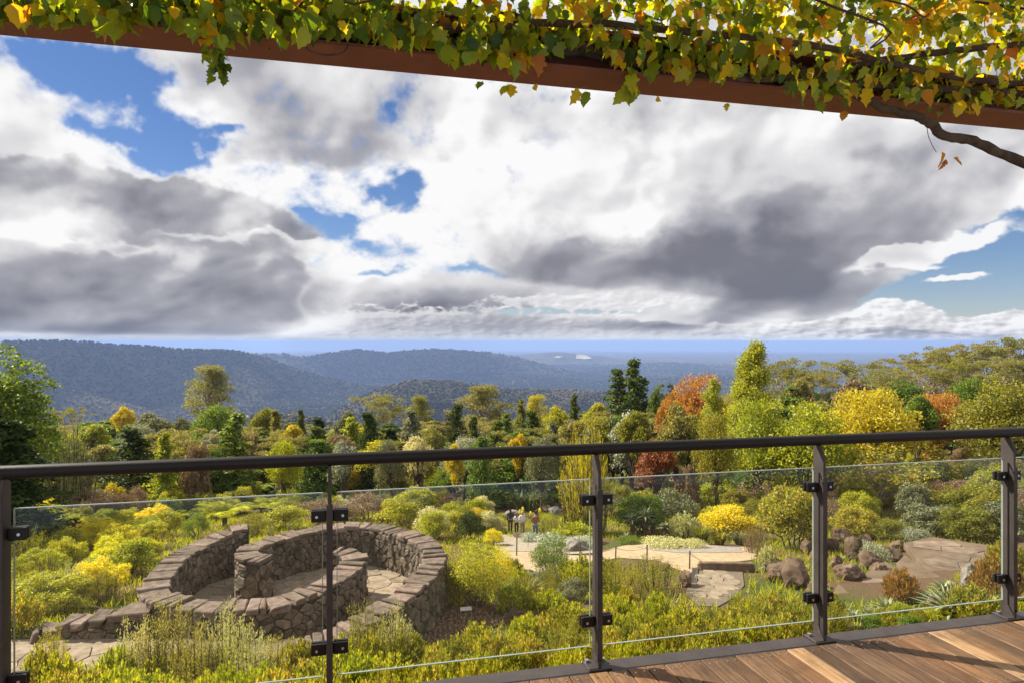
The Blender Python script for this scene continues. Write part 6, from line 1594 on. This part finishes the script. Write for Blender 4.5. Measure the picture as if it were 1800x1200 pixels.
# ------------------------------------------------------------------ low ground cover and litter
def scatter_mesh(name, label, zones, n, maker, mat, seed, free=False):
    g = np.random.default_rng(seed); pts = []
    while len(pts) < n:
        poly = zones[g.integers(len(zones))]; xs = [q[0] for q in poly]; ys = [q[1] for q in poly]
        x, y = g.uniform(min(xs), max(xs)), g.uniform(min(ys), max(ys))
        if inpoly(x, y, poly) and (free or not (inpoly(x, y, hull) or any(inpoly(x, y, q) for q in CLEAR))): pts.append((x, y))
    P = np.array(pts); P = np.column_stack([P, ground0(P[:, 0], P[:, 1])])
    V, F = maker(P, g); o = mk(name, V, F, mat); tag(o, label, kind='stuff'); return o
def litter(P, g):
    n = len(P); O = unit(g.normal(0, .35, (n, 3))+np.array([0, 0, 1.])); return leaf_quads(P+np.array([0, 0, .03]), O, .10, .5, g, droop=0)
def tufts(P, g):
    n = len(P); k = 7; Q = np.repeat(P, k, 0)+np.column_stack([g.normal(0, .09, (n*k, 2)), np.zeros(n*k)])
    D = unit(np.column_stack([g.normal(0, .45, (n*k, 2)), np.ones(n*k)])); s = unit(np.cross(D, g.normal(0, 1, (n*k, 3)))); L_ = g.uniform(.14, .42, n*k)[:, None]
    V = np.stack([Q-s*.018, Q+s*.018, Q+D*L_+s*.004, Q+D*L_-s*.004], 1).reshape(-1, 3); return V, np.arange(4*n*k).reshape(-1, 4)
garden = [[(-34, 20), (-14, 13), (10, 13), (24, 30), (40, 60), (-60, 60)], [(-16, 11.5), (12, 11.5), (10, 18), (-4, 18), (-16, 15)]]
mulch = [CLEAR[1]]
scatter_mesh('leaf_litter', 'brown bark mulch and leaf litter right of the spiral', mulch, 9000, litter, leafmat('litter_brown', [(0, (.08, .045, .025)), (.5, (.2, .12, .07)), (1, (.42, .3, .2))], .05), 3, True)
scatter_mesh('low_herbs', 'low green herbs between the shrubs', garden, 36000, tufts, LM['yellowgreen'], 4)
# ------------------------------------------------------------------ visitors
def skin_part(name, joints, bones, radii, mat, parent, root=0, sub=2):
    me = bpy.data.meshes.new(name); me.from_pydata(joints, bones, []); o = bpy.data.objects.new(name, me); COL.objects.link(o)
    md = o.modifiers.new('skin', 'SKIN'); md.use_smooth_shade = True
    for i_, v in enumerate(me.skin_vertices[0].data): v.radius = radii[i_] if hasattr(radii[i_], '__len__') else (radii[i_], radii[i_]); v.use_root = (i_ == root)
    ss = o.modifiers.new('sub', 'SUBSURF'); ss.levels = sub; ss.render_levels = sub
    dg = bpy.context.evaluated_depsgraph_get(); ev = o.evaluated_get(dg); nm = bpy.data.meshes.new_from_object(ev)
    o.modifiers.clear(); o.data = nm; nm.materials.clear(); nm.materials.append(mat); nm.polygons.foreach_set('use_smooth', np.ones(len(nm.polygons), bool))
    if parent: o.parent = parent
    return o
def cloth(name, c): return rmat(name, [(.3, tuple(v*.8 for v in c)), (.7, c)], 12, .9, .3, 40, spec=.1)
M_SKIN = rmat('skin', [(.3, (.42, .25, .18)), (.7, (.5, .32, .23))], 5, .6)
def person(px, yfoot, hpx, rz, label, top, legs, hair, hairlen, arms='down', pack=None, skirt=False):
    p = hit(px, yfoot, .05); H = hpx*p.y/FPX; s = H/1.72
    root = empty('person', (p.x, p.y, p.z+.04), rz, label, 'person', 'visitors on the path'); root.scale = (s, s, s)
    # joints, facing -y (local): feet on z = 0
    fw = -1
    J = [(0,0,.95),(0,.01,1.12),(0,.015,1.30),(0,.01,1.44),(0,0,1.52),(0,-.015,1.60),(0,-.02,1.70)]
    Bn = [(0,1),(1,2),(2,3),(3,4),(4,5),(5,6)]
    Rr = [(.145,.105),(.125,.095),(.15,.105),(.085,.07),(.05,.05),(.078,.09),(.07,.08)]
    arm = {}
    for sd in (-1, 1):
        b = len(J)
        if arms == 'front': q = [(.17*sd,.01,1.39),(.235*sd,.02,1.13),(.12*sd,-.20,1.12),(.09*sd,-.27,1.16)]
        else: q = [(.17*sd,.01,1.39),(.215*sd,.03,1.12),(.23*sd,-.04,.88),(.225*sd,-.06,.80)]
        J += q; Bn += [(3,b),(b,b+1),(b+1,b+2),(b+2,b+3)]; Rr += [.055,.043,.033,.036]
        for f in range(5):        # fingers and thumb
            c = len(J); w_ = q[3]; off = (f-2)*.017
            if f == 0: J += [(w_[0]-sd*.03, w_[1]-.025, w_[2]-.02),(w_[0]-sd*.04, w_[1]-.04, w_[2]-.05)]
            else: J += [(w_[0]+.005*sd, w_[1]+off, w_[2]-.055-.004*(f % 3)),(w_[0]-.004*sd, w_[1]+off-.006, w_[2]-.095-.006*(f % 3))]
            Bn += [(b+3, c),(c, c+1)]; Rr += [.010,.008]
        arm[sd] = q
    for sd in (-1, 1):
        b = len(J); J += [(.09*sd,0,.90),(.10*sd,-.015,.50),(.10*sd,.02,.09),(.105*sd,-.06,.04),(.11*sd,-.14,.025)]
        Bn += [(0,b),(b,b+1),(b+1,b+2),(b+2,b+3),(b+3,b+4)]; Rr += [.085,.058,.042,.04,.03]
    skin_part('body', J, Bn, Rr, M_SKIN, root)
    # clothes follow the limbs
    Jt = [(0,0,.93),(0,.01,1.12),(0,.015,1.30),(0,.01,1.42)]; Bt = [(0,1),(1,2),(2,3)]; Rt = [(.165,.125),(.145,.112),(.168,.122),(.11,.09)]
    for sd in (-1, 1):
        b = len(Jt); Jt += [arm[sd][0], arm[sd][1], tuple(np.array(arm[sd][2])*.9+np.array(arm[sd][1])*.1)]; Bt += [(3,b),(b,b+1),(b+1,b+2)]; Rt += [.068,.056,.046]
    skin_part('jacket', Jt, Bt, Rt, top, root)
    Jl = [(0,0,.97)]; Bl = []; Rl = [(.158,.12)]
    for sd in (-1, 1):
        b = len(Jl); Jl += [(.092*sd,0,.88),(.10*sd,-.015,.50),(.10*sd,.02,.10)]; Bl += [(0,b),(b,b+1),(b+1,b+2)]; Rl += [.096,.072,.062]
    skin_part('trousers', Jl, Bl, Rl, legs, root)
    Jh = [(0,.0,1.76),(0,.045,1.70),(0,.062,1.62)]+([(0,.075,1.50),(0,.085,1.50-hairlen)] if hairlen else []); Bh = [(i_, i_+1) for i_ in range(len(Jh)-1)]
    skin_part('hair', Jh, Bh, [.06,(.092,.075),(.088,.06)]+([(.09,.045),(.06,.03)] if hairlen else []), hair, root)
    for sd in (-1, 1):
        skin_part('shoe', [(.10*sd,.05,.035),(.105*sd,-.06,.04),(.11*sd,-.16,.03)], [(0,1),(1,2)], [.045,.05,.042], MATS['shoe'], root, sub=1)
    if pack: mb = MB(); mb.box((0, .20, 1.02), (.36, .16, .5)); mb.build('backpack', pack, root, bevel=.06)
    return root
cloth('shoe', (.03, .03, .035))
H_BR = cloth('hair_dark_brown', (.05, .03, .02)); H_RED = cloth('hair_auburn', (.28, .10, .04)); H_FAIR = cloth('hair_fair', (.6, .56, .5)); H_BK = cloth('hair_black', (.025, .02, .018))
person(941, 949, 49, 0+math.pi, 'person in a brown patterned jacket and blue jeans, rightmost of the visitors', cloth('jacket_brown_pattern', (.24, .13, .07)), cloth('jeans_blue', (.13, .17, .24)), H_BK, 0, 'front')
person(918, 941, 42, .15+math.pi, 'person in a white hooded top seen from behind, third from the left', cloth('top_white', (.72, .72, .72)), cloth('trousers_khaki', (.30, .26, .17)), H_FAIR, 0, 'front')
person(908, 938, 36, -.1+math.pi, 'person with long auburn hair and a pale top, between the dark and the white-clad visitors', cloth('top_pale_grey', (.66, .66, .68)), cloth('trousers_black', (.04, .04, .045)), H_RED, .22, 'front')
person(897, 936, 41, .1+math.pi, 'person in a dark coat with long brown hair, leftmost of the visitors', cloth('coat_dark', (.055, .05, .05)), cloth('trousers_dark', (.05, .045, .045)), H_BR, .3, 'down')
# torch lilies glowing in front of the outcrop
for k, (x, y, h, lab) in enumerate([(914,915,14,'leftmost yellow torch lily above the visitors'),(919,912,18,'tallest yellow torch lily above the visitors'),(933,916,10,'small yellow torch lily right of the tall one'),(949,912,14,'yellow torch lily beside the rightmost visitor')]):
    p = hit(x, y); s = p.y/FPX; rt = empty('torch_lily', tuple(p), 0, lab, 'flower', 'torch lilies')
    V_, F_ = tube_vf([(0, 0, 0), (0, 0, h*s*.5+.35)], .02, 5); mk('stalk', V_, F_, LM['olive'], rt)
    V_, F_ = tube_vf([(0, 0, h*s*.5+.2), (0, 0, h*s*.5+.32), (0, 0, h*s*.5+.5), (0, 0, h*s*.5+.62)], [.05, .11, .10, .02], 8); mk('bloom', V_, F_, LM['bloom'], rt, smooth=True)

# ------------------------------------------------------------------ the air: blue haze over the valleys
def haze():
    m_, nt, out = nodes_of('haze_air')
    pv = nt.nodes.new('ShaderNodeVolumePrincipled')
    pv.inputs['Color'].default_value = (.32, .47, .86, 1); pv.inputs['Density'].default_value = HAZE_DENSITY
    pv.inputs['Anisotropy'].default_value = 0.1
    lk(nt, pv.outputs[0], out.inputs['Volume'])
    mb = MB(); mb.box((0, 22000, -735), (110000, 50000, 1530))
    o = mb.build('haze', m_); tag(o, 'blue haze hanging over the valleys and ridges', kind='stuff')
    m_.cycles.homogeneous_volume = True if hasattr(m_.cycles, 'homogeneous_volume') else True
HAZE_DENSITY = 8e-5
haze()
